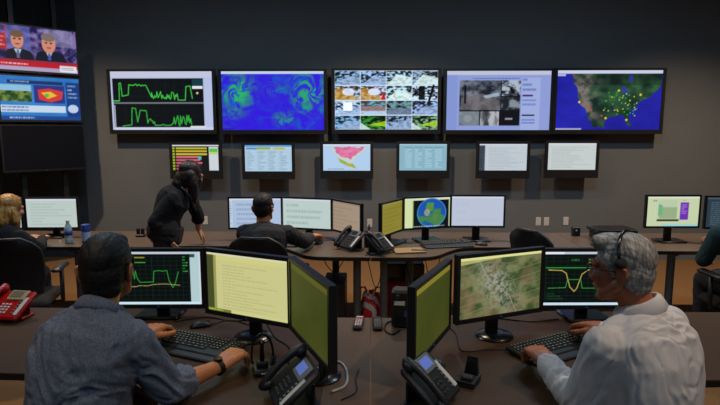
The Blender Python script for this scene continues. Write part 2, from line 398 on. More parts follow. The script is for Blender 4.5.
def pic_web(w, h):
    c = Cv(w, h, (142, 156, 214)); c.rect(0, 0, 1, .07, (190, 194, 214)); c.rect(0, .07, .1, 1, (130, 148, 210)); c.rect(.72, .12, .9, 1, (158, 172, 222))
    x0, y0, x1, y1 = .125, .16, .71, .92; c.rect(x0, y0, x1, y1, (16, 18, 24))
    m = (c.X > x0) & (c.X < .52) & (c.Y > y0) & (c.Y < .66); c.blend(np.clip((c.noise(18, 12, 4)-.3)*2.4, 0, 1), (26, 34, 44), (120, 124, 138), m)
    c.poly([(.14, .45), (.35, .38), (.51, .5), (.51, .65), (.14, .65)], (112, 104, 106), .7); c.poly([(.35, .42), (.5, .36), (.51, .42), (.38, .46)], (170, 190, 205), .8); c.rect(.17, .24, .19, .55, (16, 18, 22))
    m = (c.X > .53) & (c.X < x1) & (c.Y > y0) & (c.Y < .42); c.blend(np.clip((c.noise(22, 18, 6)-.4)*5, 0, 1), (14, 16, 22), (170, 182, 196), m)
    m = (c.X > .53) & (c.X < x1) & (c.Y > .44) & (c.Y < .66); c.blend(np.clip((c.noise(16, 14, 7)-.4)*4, 0, 1), (30, 34, 40), (130, 140, 150), m)
    m = (c.X > x0) & (c.X < .32) & (c.Y > .68) & (c.Y < y1); c.blend(c.noise(9, 9, 8), (70, 80, 90), (150, 160, 168), m); c.ell(.21, .80, .075, .12, (118, 128, 136)); c.ell(.21, .8, .04, .06, (136, 146, 152))
    m = (c.X > .33) & (c.X < .51) & (c.Y > .68) & (c.Y < y1); c.blend(np.clip((c.noise(20, 6, 9)-.35)*4, 0, 1), (60, 60, 66), (175, 180, 186), m)
    c.rect(.57, .79, .64, .82, (150, 150, 155)); c.text(.25, .11, .7, .15, (70, 90, 150), 1, 2)
    c.text(.73, .11, .87, .36, (80, 100, 160), 3, 4, .5); c.rect(.73, .4, .83, .43, (60, 40, 90)); c.text(.73, .46, .87, .6, (90, 110, 180), 2, 6); c.rect(.73, .73, .85, .76, (40, 60, 80)); c.text(.73, .8, .87, .9, (60, 90, 170), 2, 9); return c
def pic_usmap(w, h, dots=True):
    c = Cv(w, h, (30, 30, 150)); c.blend(c.noise(5, 4, 2), (24, 22, 128), (40, 44, 190))
    m = c.mask([(.14, .1), (.19, .28), (.2, .46), (.27, .66), (.36, .95), (.46, .98), (.46, .84), (.52, .78), (.62, .76), (.68, .82), (.70, .94), (.73, .92), (.70, .76), (.76, .60), (.80, .50), (.90, .42), (.97, .28), (1.0, .16), (1.02, .0), (.14, .0)])
    f = c.noise(10, 7, 5); c.blend(np.clip((f-.3)*2.2, 0, 1), (16, 40, 34), (50, 92, 60), m)
    mw = m & (c.X < .48); wgt = np.clip((.5-c.X)*5, 0, 1)*np.clip((c.noise(13, 9, 3)-.35)*3.2, 0, 1); c.a[mw] = (c.a*(1-wgt[..., None])+np.array((124, 114, 108.))*wgt[..., None])[mw]
    m2 = m & (c.Y < .25); c.a[m2] *= .8
    c.poly([(.60, .30), (.64, .27), (.70, .42), (.66, .40)], (44, 56, 160)); c.ell(.70, .14, .02, .06, (40, 50, 150))
    r = random.Random(2)
    for _ in range(46):
        x, y = .45+.32*r.random(), .36+.42*r.random(); c.ell(x, y, .007, .012, r.choice([(190, 200, 40), (40, 170, 40), (50, 170, 50), (180, 190, 150)]))
    for x, y in ((.59, .34), (.22, .53), (.80, .41), (.68, .83), (.48, .80)): c.ell(x, y, .011, .02, (225, 205, 40))
    for x, y in ((.31, .6), (.34, .66), (.44, .76)): c.ell(x, y, .009, .016, (220, 60, 50))
    c.rect(0, 0, 1, .06, (200, 206, 230)); c.rect(0, .065, .08, .10, (180, 190, 220)); c.rect(0, .97, .25, 1, (170, 170, 200)); return c
def pic_bars(w, h):
    c = Cv(w, h, (20, 22, 24)); c.rect(0, 0, 1, .06, (210, 214, 220)); c.rect(.0, .06, .06, 1, (40, 60, 30))
    cols = [(190, 178, 50), (196, 176, 46), (200, 176, 60), (206, 110, 120), (206, 96, 116), (200, 96, 112), (190, 90, 110), (170, 90, 120)]
    r = random.Random(4)
    for k, cc in enumerate(cols):
        y = .1+k*.11; x1 = .74 if k < 3 else .58+.14*r.random(); c.rect(.08, y, x1, y+.07, cc); c.rect(.005, y, .055, y+.07, (170, 180, 40))
    c.rect(.55, .45, .62, .56, (60, 190, 190)); c.rect(.78, .08, .98, .97, (205, 210, 216)); c.rect(.79, .14, .97, .28, (90, 190, 80)); c.rect(.79, .3, .97, .36, (200, 200, 70)); return c
def pic_table(w, h, bg, head, seed, cells=True):
    c = Cv(w, h, bg); c.rect(0, 0, 1, .07, head); r = random.Random(seed); d = tuple(v*.78 for v in bg)
    c.rect(.03, .1, .3, .17, (84, 140, 190)); c.rect(.25, .09, .55, .17, (150, 170, 60)); c.rect(.6, .1, .85, .17, (190, 180, 70))
    if cells: c.grid(.03, .22, .97, .96, 4, 9, d, .006)
    for k in range(4): c.text(.05+k*.235, .23, .22+k*.235, .95, tuple(v*.6 for v in bg), 9, seed+k, .5, .5)
    return c
def pic_pinkmap(w, h):
    c = Cv(w, h, (176, 205, 236)); c.rect(0, 0, 1, .05, (225, 230, 238)); c.poly([(.2, .1), (.22, .3), (.3, .42), (.4, .6), (.5, .62), (.6, .72), (.66, .56), (.74, .42), (.82, .3), (.93, .14), (.7, .1)], (196, 210, 200))
    m = c.mask([(.24, .12), (.27, .3), (.36, .46), (.5, .52), (.6, .6), (.64, .46), (.7, .36), (.8, .24), (.88, .12)]); c.blend(np.clip((c.noise(12, 10, 3)-.3)*2.5, 0, 1), (228, 130, 170), (206, 96, 140), m)
    m = c.mask([(.3, .5), (.42, .6), (.5, .7), (.62, .74), (.72, .9), (.66, .92), (.5, .82), (.36, .68)]); c.blend(np.clip((c.noise(14, 12, 5)-.3)*2.5, 0, 1), (120, 180, 70), (210, 170, 60), m)
    c.text(.1, .9, .5, .97, (90, 110, 150), 1, 3); return c
def pic_cells(w, h):
    c = Cv(w, h, (136, 178, 196)); c.rect(0, 0, 1, .05, (170, 205, 215))
    for k in range(4): c.text(.12+k*.21, .18, .27+k*.21, .9, (190, 222, 228), 11, k+3, .9, .75); c.rect(.11+k*.21, .12, .28+k*.21, .15, (104, 150, 172))
    return c
def pic_page(w, h, bg, ink, seed, side=None, rows=14, bar=(210, 214, 224)):
    c = Cv(w, h, bg); c.rect(0, 0, 1, .06, bar)
    if side: c.rect(0, .06, side[0], 1, side[1]); c.text(.01, .12, side[0]*.9, .9, tuple(v*.6 for v in side[1]), 9, seed+1, .5)
    x0 = (side[0] if side else 0)+.08
    c.text(x0, .14, .93, .94, ink, rows, seed, .45, .5); return c
def pic_globe(w, h):
    c = Cv(w, h, (150, 168, 90)); c.rect(0, 0, 1, .08, (214, 220, 190)); c.rect(0, .08, .17, 1, (210, 222, 170)); c.rect(.19, .08, .93, 1, (16, 22, 26)); c.rect(.93, .08, 1, 1, (190, 200, 150))
    c.ell(.57, .52, .31, .5, (60, 130, 200)); m = (((c.X-.57)/.29)**2+((c.Y-.52)/.47)**2) < 1
    f = np.clip((c.noise(5, 4, 11)-.45)*6, 0, 1); c.blend(f, (28, 84, 170), (70, 130, 70), m); c.poly([(.48, .16), (.62, .18), (.6, .4), (.52, .52), (.44, .34)], (84, 140, 70)); c.poly([(.6, .56), (.7, .58), (.66, .84), (.6, .78)], (88, 130, 74)); c.ell(.47, .5, .06, .12, (190, 170, 130), .7); c.text(.2, .92, .9, 1, (220, 225, 225), 1, 5); return c
def pic_shop(w, h):
    c = Cv(w, h, (196, 208, 170)); c.rect(0, 0, 1, .06, (222, 228, 208)); c.rect(.22, .12, .58, .74, (184, 200, 168)); c.rect(.24, .36, .58, .74, (150, 172, 130)); c.poly([(.22, .25), (.3, .3), (.3, .6), (.22, .66)], (110, 176, 130))
    c.rect(.64, .2, .80, .78, (110, 50, 176)); c.text(.66, .25, .78, .6, (206, 190, 230), 5, 3); c.rect(.2, .76, .62, .83, (50, 54, 50)); c.text(.1, .1, .2, .2, (120, 130, 110), 1, 2); c.text(.68, .1, .82, .16, (130, 140, 120), 1, 4); c.rect(.3, .93, 1, .99, (150, 206, 214)); return c
def pic_scope(w, h, left):
    c = Cv(w, h, (10, 14, 14)); c.rect(0, 0, 1, .05, (190, 200, 214)); c.rect(0, 0, .22, .05, (226, 232, 240)); c.rect(0, .95, 1, 1, (205, 226, 240))
    if left: c.rect(.875, .05, .975, .95, (176, 202, 206)); c.rect(.975, .0, 1, 1, (205, 214, 226)); c.rect(.875, .05, .93, .11, (30, 80, 70)); x1 = .87
    else: x1 = 1
    c.grid(.02, .1, x1-.01, .9, 12, 10, (20, 50, 36), .006)
    if left:
        c.text(.1, .09, .38, .2, (190, 175, 50), 2, 3, .9, .9); c.rect(.1, .2, .37, .215, (60, 180, 60)); c.text(.79, .08, .85, .4, (60, 190, 70), 6, 4, .9, .8)
        r = random.Random(9); p = [(0, .45), (.05, .42), (.08, .62), (.09, .33), (.14, .36), (.15, .5), (.16, .33), (.2, .34)]
        x = .2
        while x < .28: p.append((x, .36+.18*r.random())); x += .012
        p += [(.3, .58), (.45, .57), (.46, .37), (.52, .36), (.55, .37), (.61, .36), (.63, .55), (.67, .68), (.70, .6), (.74, .38)]
        c.line(p, (46, 160, 52), .0065); c.line([(0, .66), (.25, .66), (.29, .64), (.38, .645), (.45, .62), (.58, .61), (.75, .635)], (176, 156, 96), .006)
    else:
        c.text(.5, .12, .72, .24, (170, 190, 50), 2, 3, .9, .9); c.text(.3, .12, .4, .2, (40, 150, 50), 1, 5, .9, .7); c.line([(.02, .3), (.98, .3)], (40, 150, 60), .007)
        c.line([(.05, .34), (.2, .35), (.25, .40), (.30, .66), (.35, .74), (.38, .68), (.43, .42), (.5, .34), (.8, .33), (1, .36)], (196, 172, 84), .008)
        c.line([(.05, .68), (.25, .67), (.27, .52), (.42, .52), (.44, .68), (.7, .68), (.72, .5), (1, .5)], (50, 160, 60), .006)
        c.text(.04, .76, .3, .9, (40, 110, 50), 3, 7, .6, .6)
    return c
def pic_sat(w, h):
    c = Cv(w, h, (100, 110, 70)); f = c.noise(9, 7, 3, 5); c.blend(np.clip((f-.32)*2.8, 0, 1), (66, 86, 46), (136, 138, 92))
    g = np.clip((c.noise(7, 6, 9, 5)-.48)*5, 0, 1)[..., None]; c.a = c.a*(1-.55*g)+np.array((140, 108, 78.))*g*.55
    d = np.exp(-(((c.X-.45-(c.Y-.5)*.3)/.2)**2+((c.Y-.52)/.42)**2)); u = np.clip(d*np.clip((c.noise(46, 30, 4, 3)-.36)*4, 0, 1), 0, 1)[..., None]; c.a = c.a*(1-u)+np.array((176, 178, 174.))*u
    for k in range(6):
        y = .1+.15*k; c.line([(0, y+.1), (.3, y), (.6, y+.06), (1, y-.05)], (150, 146, 116), .004)
    c.line([(.2, 0), (.35, .4), (.6, .7), (.7, 1)], (170, 168, 150), .006); c.a *= .88; c.rect(0, 0, 1, .05, (220, 220, 150)); c.poly([(0, .05), (.5, .05), (0, .12)], (210, 206, 130), .7); return c
def pic_doc(w, h):
    c = Cv(w, h, (200, 198, 136)); c.rect(0, 0, 1, .045, (214, 212, 176)); c.rect(0, .045, .085, 1, (70, 76, 40)); c.rect(.085, .045, .12, 1, (150, 152, 84)); c.rect(.12, .05, 1, .12, (206, 204, 130))
    c.text(.2, .18, .9, .94, (164, 162, 104), 15, 5, .4, .4); c.rect(0, .95, .3, 1, (110, 120, 50)); c.text(.01, .95, .2, 1, (190, 220, 90), 1, 2); c.rect(.3, .955, 1, 1, (206, 206, 140)); return c
def pic_olive(w, h, flip):
    c = Cv(w, h, (60, 66, 22)); c.blend(c.noise(3, 2, 4), (50, 60, 18), (72, 74, 28))
    c.rect(0, 0, 1, .1, (128, 118, 40) if flip else (84, 84, 30)); c.text(.1, .16, .85, .9, (58, 62, 20), 14, 8, .4, .5); return c
def pic_news(w, h):
    c = Cv(w, h, (58, 66, 108)); c.blend(np.clip((c.noise(14, 10, 2)-.3)*2.4, 0, 1), (26, 24, 70), (130, 110, 170)); c.rect(.14, .02, .42, .7, (104, 116, 190), .6)
    c.rect(.6, .02, .95, .4, (150, 150, 180), .5); c.rect(.12, 0, .14, .7, (200, 60, 70), .6)
    for cx, cy, s, hair, suit, tie in ((.26, .3, 1, (110, 84, 66), (24, 26, 40), (90, 100, 140)), (.64, .33, 1.15, (120, 108, 104), (20, 26, 44), (60, 90, 170))):
        c.poly([(cx-.16*s, .76), (cx-.13*s, .56), (cx, .48), (cx+.15*s, .56), (cx+.2*s, .76)], suit); c.poly([(cx-.045, .52), (cx, .7), (cx+.045, .52)], (190, 196, 214)); c.poly([(cx-.012, .54), (cx-.02, .72), (cx+.02, .72), (cx+.012, .54)], tie)
        c.ell(cx, cy+.02, .075*s, .19*s, (206, 136, 112)); c.ell(cx, cy-.11*s, .08*s, .08*s, hair); c.ell(cx-.03, cy, .016, .02, (70, 40, 40)); c.ell(cx+.03, cy, .016, .02, (70, 40, 40)); c.ell(cx, cy+.11, .03, .015, (130, 60, 60))
    c.rect(0, .2, .12, .55, (170, 36, 44)); c.text(.0, .24, .11, .5, (220, 200, 200), 3, 2)
    c.rect(0, .75, 1, .81, (150, 40, 60)); c.rect(0, .8, 1, .9, (186, 26, 40)); c.text(.02, .815, .74, .885, (235, 220, 225), 1, 4, .95, .9); c.rect(0, .9, 1, 1, (172, 160, 196)); c.rect(.76, .83, .98, .97, (226, 226, 234)); c.text(.78, .86, .96, .94, (60, 60, 90), 2, 9); return c
def pic_weather(w, h):
    c = Cv(w, h, (40, 110, 190)); c.blend(c.noise(3, 5, 2), (26, 92, 176), (70, 150, 214)); c.rect(.1, .1, .78, .17, (24, 50, 96)); c.text(.14, .1, .4, .16, (220, 230, 240), 1, 3)
    c.rect(0, .2, .38, .58, (140, 190, 220)); m = (c.X < .38) & (c.Y > .34) & (c.Y < .58); c.blend(np.clip((c.noise(20, 16, 4)-.35)*3, 0, 1), (30, 64, 34), (120, 140, 60), m)
    c.rect(.41, .19, .8, .6, (50, 50, 130)); c.poly([(.46, .3), (.6, .26), (.78, .32), (.76, .5), (.62, .58), (.47, .52)], (210, 60, 50)); c.poly([(.5, .36), (.62, .33), (.7, .42), (.58, .5)], (226, 190, 60)); c.ell(.57, .42, .03, .04, (90, 180, 80))
    c.rect(.0, .66, .8, .82, (196, 214, 234)); c.text(.02, .67, .76, .81, (60, 80, 130), 2, 4); c.rect(.82, .1, 1, .9, (20, 60, 130)); c.text(.84, .14, .97, .5, (200, 214, 236), 4, 8); c.ell(.9, .72, .07, .1, (190, 206, 234)); c.rect(0, .9, 1, 1, (30, 70, 140)); c.text(.1, .9, .8, .99, (214, 226, 240), 1, 7); return c
def pic_off(w, h): return Cv(w, h, (6, 6, 9))

# ------------------------------------------------------------------ displays
DZ = .74
def display(name, label, cat, x, y, z, yaw, w, h, cv, bez=(.018, .018, .022), depth=.045, stand=None, wall=None, group=None, gain=1.0, basez=DZ):
    t = thing(name, label, cat, (x, y, basez), yaw, group); dz = z-basez
    fr = MB().frame(w, h, *bez, -.008, .018); fr.v[0][:, 2] += dz; obj('bezel', fr, M['black'], t)
    cz = dz+(bez[1]-bez[2])/2; W_, H_ = w+2*bez[0], h+bez[1]+bez[2]
    obj('back_shell', MB().loft([[(sx*W_/2*k, yy, cz+sz*H_/2*k) for sx, sz in ((-1, -1), (1, -1), (1, 1), (-1, 1))] for yy, k in ((.004, .998), (.024, .998), (depth, .8))]), M['black'], t)
    so = obj('screen', screen_mesh(cv, w, h, gain), None, t); so.location = (0, -.002, dz)
    lo = obj('power_light', MB().box((0, -.0085, dz-h/2-bez[2]*.5), (.012, .002, .004)), M['led'], t)
    if stand:
        obj('stand_neck', MB().box((0, depth+.02, (dz-.02)/2+.01), (.07, .03, max(.05, dz-.0)), b=.008).box((0, depth, dz-.03), (.1, .03, .1), b=.006), M['black'], t)
        obj('stand_base', MB().lathe((0, depth-.005, 0), [(.092, 0), (.095, .006), (.087, .013), (.035, .018)], 28) if stand == 1 else MB().box((0, depth-.02, .009), (.24, .19, .018), b=.008), M['gloss'], t, auto=40)
    if wall is not None:
        d = wall-depth
        obj('wall_bracket', MB().box((0, depth+d/2-.004, cz), (.16, max(d-.006, .008), .16)), M['steel'], t)
    return t
# big wall televisions
TVB = (.044, .030, .055)
ty = WY-.165
def wp(c, y0, y1): k = y1/y0; return (c[0]*k, y1, 1.76+(c[1]-1.76)*k)
tvs = [((-1.93, 2.027), pic_trace, 'large wall screen with green trace graphs on black, leftmost of the five'), ((-.904, 2.026), pic_wind, 'large wall screen with a blue and green swirling weather map'),
       ((.138, 2.030), pic_cctv, 'large wall screen with a four by four grid of camera views'), ((1.16, 2.025), pic_web, 'large wall screen with a pale blue page of camera pictures'),
       ((2.158, 2.028), pic_usmap, 'large wall screen with a satellite country map on dark blue sea')]
for c, fn, lb in tvs:
    x, y, z = wp(c, 5.03, ty)
    display('wall_television', lb, 'television', x, y, z, 0, .965*ty/5.165, .545*ty/5.165, fn(192, 108), TVB, .09, wall=WY-ty, group='large screens along the top of the wall', basez=z)
sb = (.040, .038, .107); sy = WY-.20
sms = [((-1.621, 1.479), pic_bars(96, 56), 'small wall monitor with yellow and pink bars, above the standing woman'), ((-.947, 1.478), pic_table(96, 56, (176, 205, 226), (84, 150, 205), 4), 'small wall monitor with a pale blue table under a blue heading'),
       ((-.223, 1.485), pic_pinkmap(96, 56), 'small wall monitor with a pink and green country map'), ((.478, 1.488), pic_cells(96, 56), 'small wall monitor with a teal page of listings'),
       ((1.209, 1.489), pic_page(96, 56, (190, 200, 208), (150, 160, 170), 5, (.12, (60, 70, 84))), 'small wall monitor with a white page and dark side column'), ((1.834, 1.496), pic_page(96, 56, (196, 204, 204), (150, 160, 160), 6), 'small wall monitor with a plain pale page, rightmost of its row')]
for c, cv, lb in sms:
    x, y, z = wp(c, 4.98, sy)
    display('wall_monitor', lb, 'monitor', x, y, z+.034, 0, .448*KW, .25*KW, cv, sb, .08, wall=WY-sy, group='small monitors in the row under the big screens', basez=z)
# angled stack of screens on the left
tyaw = .80; tc = (-3.985, 6.56); TZ = lambda z: {2.475: 2.712, 2.045: 2.135, 1.595: 1.545}[z]
for z, cv, lb, hh in ((2.475, pic_news(120, 68), 'angled television showing two men in suits on a news show', .40), (2.045, pic_weather(120, 68), 'angled television showing a blue weather report', .40)):
    display('angled_television', lb, 'television', tc[0], tc[1], TZ(z), tyaw, .86, .51, cv, (.019, .016, .024), .08, group='televisions stacked at an angle on the left', basez=TZ(z))
display('angled_television', 'switched off black television, lowest of the angled stack', 'television', tc[0], tc[1], TZ(1.595), tyaw, .88, .52, pic_off(20, 12), (.02, .02, .024), .08, group='televisions stacked at an angle on the left', basez=TZ(1.595))
t = thing('television_mount', 'dark steel ceiling mount carrying the three angled televisions', 'mount', (tc[0], tc[1], 0), tyaw)
for sx in (-.23, .23): obj('post', MB().box((sx, .125, 2.36), (.06, .06, 2.96), b=.006), M['black'], t)
for z in (2.475, 2.045, 1.595): obj('crossbar', MB().box((0, .0875, TZ(z)), (.7, .012, .08)), M['black'], t)
obj('ceiling_plate', MB().box((0, .125, CEIL-.011), (.7, .14, .02), b=.006), M['black'], t)
# desk monitors: front row
FW, FH = .474, .296
display('desk_monitor', 'monitor with green traces on black, right behind the man in the slate shirt', 'monitor', -1.165, 2.852, .957, .03, FW, FH, pic_scope(192, 120, True), stand=2, group='monitors on the front desks')
display('desk_monitor', 'front left monitor with a pale yellow document', 'monitor', -.598, 2.514, 1.014, -.422, FW, FH, pic_doc(192, 120), stand=1, group='monitors on the front desks')
display('desk_monitor', 'dim olive monitor turned side-on behind the left desk phone', 'monitor', -.252, 2.118, 1.036, -1.129, FW, FH, pic_olive(120, 80, False), stand=1, group='monitors on the front desks')
display('desk_monitor', 'front monitor with a satellite map in green and tan', 'monitor', .634, 2.562, 1.017, .414, FW, FH, pic_sat(192, 120), stand=1, group='monitors on the front desks')
display('desk_monitor', 'dim olive monitor with a yellow top band, turned side-on behind the right desk phone', 'monitor', .268, 2.232, 1.000, 1.147, FW, FH, pic_olive(120, 80, True), stand=1, group='monitors on the front desks')
display('desk_monitor', 'monitor with a dipping yellow curve, in front of the grey-haired man', 'monitor', 1.172, 2.859, .966, .03, FW, FH, pic_scope(192, 120, False), stand=2, group='monitors on the front desks')
# back row
BG = 'monitors on the back desks'; bb = (.016, .016, .018)
for nm, x, y, z, yw, cv, lb in (
    ('B1', -1.075, 4.951, .994, .05, pic_page(96, 60, (170, 190, 218), (120, 140, 170), 3, (.06, (190, 205, 226)), 5), 'pale blue monitor directly behind the head of the seated man in charcoal'),
    ('B2', -.60, 4.99, .984, -.25, pic_page(96, 60, (186, 204, 200), (140, 158, 150), 4, None, 4), 'pale green-white monitor to the right of the seated man in charcoal'),
    ('B3', -.239, 4.90, .965, -.90, pic_page(96, 60, (160, 142, 122), (140, 124, 104), 5, None, 6, (150, 130, 110)), 'beige monitor turned inward at the middle of the back desk'),
    ('B4', .212, 4.82, .984, 1.05, pic_page(96, 60, (140, 130, 50), (120, 110, 36), 6, None, 6, (150, 140, 70)), 'mustard yellow monitor turned inward beside the globe monitor'),
    ('B5', .53, 4.93, 1.007, .33, pic_globe(120, 75), 'back monitor showing a blue globe'),
    ('B6', .985, 4.949, 1.018, -.01, pic_page(96, 60, (186, 194, 214), (178, 186, 206), 7, None, 3), 'plain lavender-white monitor right of the globe monitor'),
    ('FL', -3.04, 5.03, .975, .04, pic_page(96, 60, (186, 200, 196), (150, 166, 160), 8, None, 8), 'pale monitor behind the water bottle on the far left desk'),
    ('F0', -3.56, 4.98, .975, .12, pic_page(96, 60, (170, 196, 206), (130, 156, 166), 9, None, 8), 'pale blue monitor half hidden by the blonde woman'),
    ('FR', 2.755, 4.93, 1.024, .03, pic_shop(96, 60), 'far right monitor with a green page and purple column'),
    ('FX', 3.28, 4.88, 1.02, -.12, pic_page(96, 60, (44, 58, 70), (110, 140, 150), 10, None, 12, (70, 90, 100)), 'dark page monitor at the right edge behind the person in teal')):
    display('desk_monitor', lb, 'monitor', x, y, z, yw, .474, .272, cv, bb, .04, stand=2, group=BG)

# ------------------------------------------------------------------ desks
def smooth_poly(pts, it=2):
    for _ in range(it):
        q = []
        for i in range(len(pts)-1):
            a, b = np.array(pts[i]), np.array(pts[i+1]); q += [tuple(a*.75+b*.25), tuple(a*.25+b*.75)]
        pts = [pts[0]]+q+[pts[-1]]
    return pts
def desk(name, label, poly, legs, panel=None, lam='desk', group=None):
    c = np.mean(poly, 0); t = thing(name, label, 'desk', (c[0], c[1], 0), 0, group)
    if lam == 'desk':
        sg = 1 if c[0] < 0 else -1; cut = [(x if abs(x) > .05 else -.19*sg, y) for x, y in poly]
        obj('desktop', MB().prism(cut, DZ-.006, DZ), M[lam], t, world=True)
        x0, x1 = sorted((-.189*sg, -.0*sg if sg > 0 else .0015)); obj('end_panel', MB().prism([(x0, 1.2), (x1, 1.2), (x1, 2.85), (x0, 2.85)], DZ-.006, DZ), M['slab'], t, world=True)
    else: obj('desktop', MB().prism(poly, DZ-.006, DZ), M[lam], t, world=True)
    cen = np.array(c); ep = [tuple(cen+(np.array(p)-cen)*.9985) for p in poly]
    obj('edge_band', MB().prism(poly, DZ-.032, DZ-.0062), M['edge'], t, world=True)
    for (x, y, ln, ang) in legs:
        L = obj('leg', MB().tube([(x, y, .03), (x, y, DZ-.05)], .033, 18), M['steel'], t, world=True, auto=40)
        obj('leg_foot', MB().box((x, y, .016), (.07, ln, .032), rz=ang, b=.008), M['steel'], L, world=True)
        obj('top_bracket', MB().box((x, y, DZ-.042), (.07, ln*.8, .018), rz=ang), M['steel'], L, world=True)
    if panel:
        for x0, x1, y, z0, z1 in panel: obj('modesty_panel', MB().box(((x0+x1)/2, y, (z0+z1)/2), (x1-x0-.006, .018, z1-z0)), M['panel'], t, world=True)
    return t
inner = smooth_poly([(-1.55, 2.14), (-1.10, 2.12), (-.86, 2.0), (-.72, 1.76), (-.68, 1.2)])
PL = [(-2.5, 2.98), (-2.5, 2.15)]+inner+[(-.0, 1.2), (-.0, 2.85), (-.34, 2.86), (-.66, 2.98)]
def mirror(p, dx=.0015): return [(-x+dx, y) for x, y in p][::-1]
desk('workstation_desk', 'brown curved corner desk in front of the man in the slate shirt', PL, [(-2.3, 2.55, .6, 0), (-.16, 2.62, .3, 0), (-.3, 1.4, .5, PI/2), (-1.2, 2.6, .5, 0)], group='curved front desks')
desk('workstation_desk', 'brown curved corner desk in front of the grey-haired man', mirror(PL), [(2.3, 2.55, .6, 0), (.16, 2.62, .3, 0), (.3, 1.4, .5, PI/2), (1.2, 2.6, .5, 0)], group='curved front desks')
c1 = smooth_poly([(-.30, 4.27), (-.52, 4.29), (-.66, 4.50), (-.80, 4.66), (-1.15, 4.67)])
PB = [(-1.85, 5.36), (-1.85, 4.66)]+c1[::-1]+[(-.002, 4.265), (-.002, 5.36)]
desk('back_desk', 'grey-brown back desk with the seated man in charcoal', PB, [(-.115, 4.47, .3, 0), (-1.65, 4.95, .45, 0), (-.33, 4.98, .3, 0)], None, 'desk2', 'back desks along the wall')
desk('back_desk', 'grey-brown back desk with the globe monitor', mirror(PB, 0)[::1], [(.113, 4.47, .3, 0), (1.65, 4.95, .45, 0), (.348, 4.72, .3, 0)], None, 'desk2', 'back desks along the wall')
desk('back_desk', 'grey-brown back desk on the far left by the blonde woman', [(-4.2, 5.36), (-4.2, 4.60), (-1.855, 4.62), (-1.855, 5.36)], [(-2.64, 4.72, .2, 0), (-4.0, 4.9, .45, 0), (-2.0, 4.95, .45, 0)], None, 'desk2', 'back desks along the wall')
desk('back_desk', 'grey-brown back desk on the far right under the purple-column monitor', [(1.855, 5.36), (1.855, 4.56), (4.2, 4.52), (4.2, 5.36)], [(2.60, 4.62, .12, 0), (2.0, 4.95, .45, 0), (4.0, 4.9, .45, 0)], None, 'desk2', 'back desks along the wall')

# ------------------------------------------------------------------ chairs
def make_chair(name, label):
    t = thing(name, label, 'chair', (0, 0, 0), 0, 'black office chairs')
    obj('seat', MB().box((0, .02, .425), (.48, .46, .075), b=.03), M['chair'], t, auto=50)
    rings = []
    for k in range(11):
        q = k/10; z = .52+.44*q; hw = .225*(1-.55*max(0, (q-.72)/.28)**2.2)*(.86+.14*min(1, q*4)); y = -.235-.07*q+.03*math.sin(q*PI)
        rings.append([(-hw, y+.03, z), (-hw*.6, y-.005, z), (0, y-.018, z), (hw*.6, y-.005, z), (hw, y+.03, z), (hw*.98, y+.058, z), (hw*.6, y+.028, z), (0, y+.016, z), (-hw*.6, y+.028, z), (-hw*.98, y+.058, z)])
    b = obj('backrest', MB().loft(rings), M['chair'], t, auto=50)
    edge = [np.array(r[0])+(-.002, .012, 0) for r in rings]+[np.array(r[2])+(0, .012, .006) for r in rings[-1:]]+[np.array(r[4])+(.002, .012, 0) for r in rings[::-1]]
    obj('rim', MB().tube(edge, .012, 8), M['dark'], b, smooth=True)
    obj('back_support', MB().tube([(0, -.1, .385), (0, -.24, .39), (0, -.295, .46), (0, -.285, .62)], [.025, .025, .024, .02], 10), M['black'], t, smooth=True)
    for s in (-1, 1):
        a = obj('armrest', MB().box((s*.275, .03, .665), (.075, .27, .03), b=.013), M['black'], t, auto=50)
        obj('arm_post', MB().tube([(s*.2, .0, .385), (s*.285, .0, .40), (s*.285, .02, .655)], .017, 10), M['black'], a, smooth=True)
    obj('mechanism', MB().box((0, 0, .37), (.2, .26, .04), b=.01), M['black'], t)
    obj('gas_column', MB().cyl((0, 0, .1), .03, .17, 16).cyl((0, 0, .26), .02, .1, 16), M['gloss'], t, auto=40)
    for k in range(5):
        an = k*2*PI/5+.3; cx, cy = math.cos(an), math.sin(an)
        L = obj('base_arm', MB().tube([(0, 0, .115), (cx*.16, cy*.16, .105), (cx*.29, cy*.29, .075)], [.03, .025, .018], 8), M['black'], t, smooth=True)
        obj('caster', MB().tube([(cx*.29-cy*.022, cy*.29+cx*.022, .03), (cx*.29+cy*.022, cy*.29-cx*.022, .03)], .03, 14), M['dark'], L, auto=40)
    return t
def rzof(fx, fy): return math.atan2(fy, fx)-PI/2
chair0 = make_chair('office_chair', 'black office chair under the man in the slate shirt'); chair0.location = (-1.0, 1.72, 0); chair0.rotation_euler.z = rzof(.28, .96)
copy_thing(chair0, (.98, 1.775, 0), rzof(-.55, .83), 'black office chair under the grey-haired man')
copy_thing(chair0, (-.83, 4.20, 0), rzof(.12, .99), 'black office chair under the seated man in charcoal')
copy_thing(chair0, (-2.76, 4.10, 0), rzof(-.25, .97), 'black office chair under the blonde woman')
copy_thing(chair0, (1.50, 4.46, 0), rzof(.85, .5), 'empty black office chair at the back desk')
copy_thing(chair0, (2.89, 4.07, 0), rzof(-.05, .998), 'black office chair beside the person in teal')

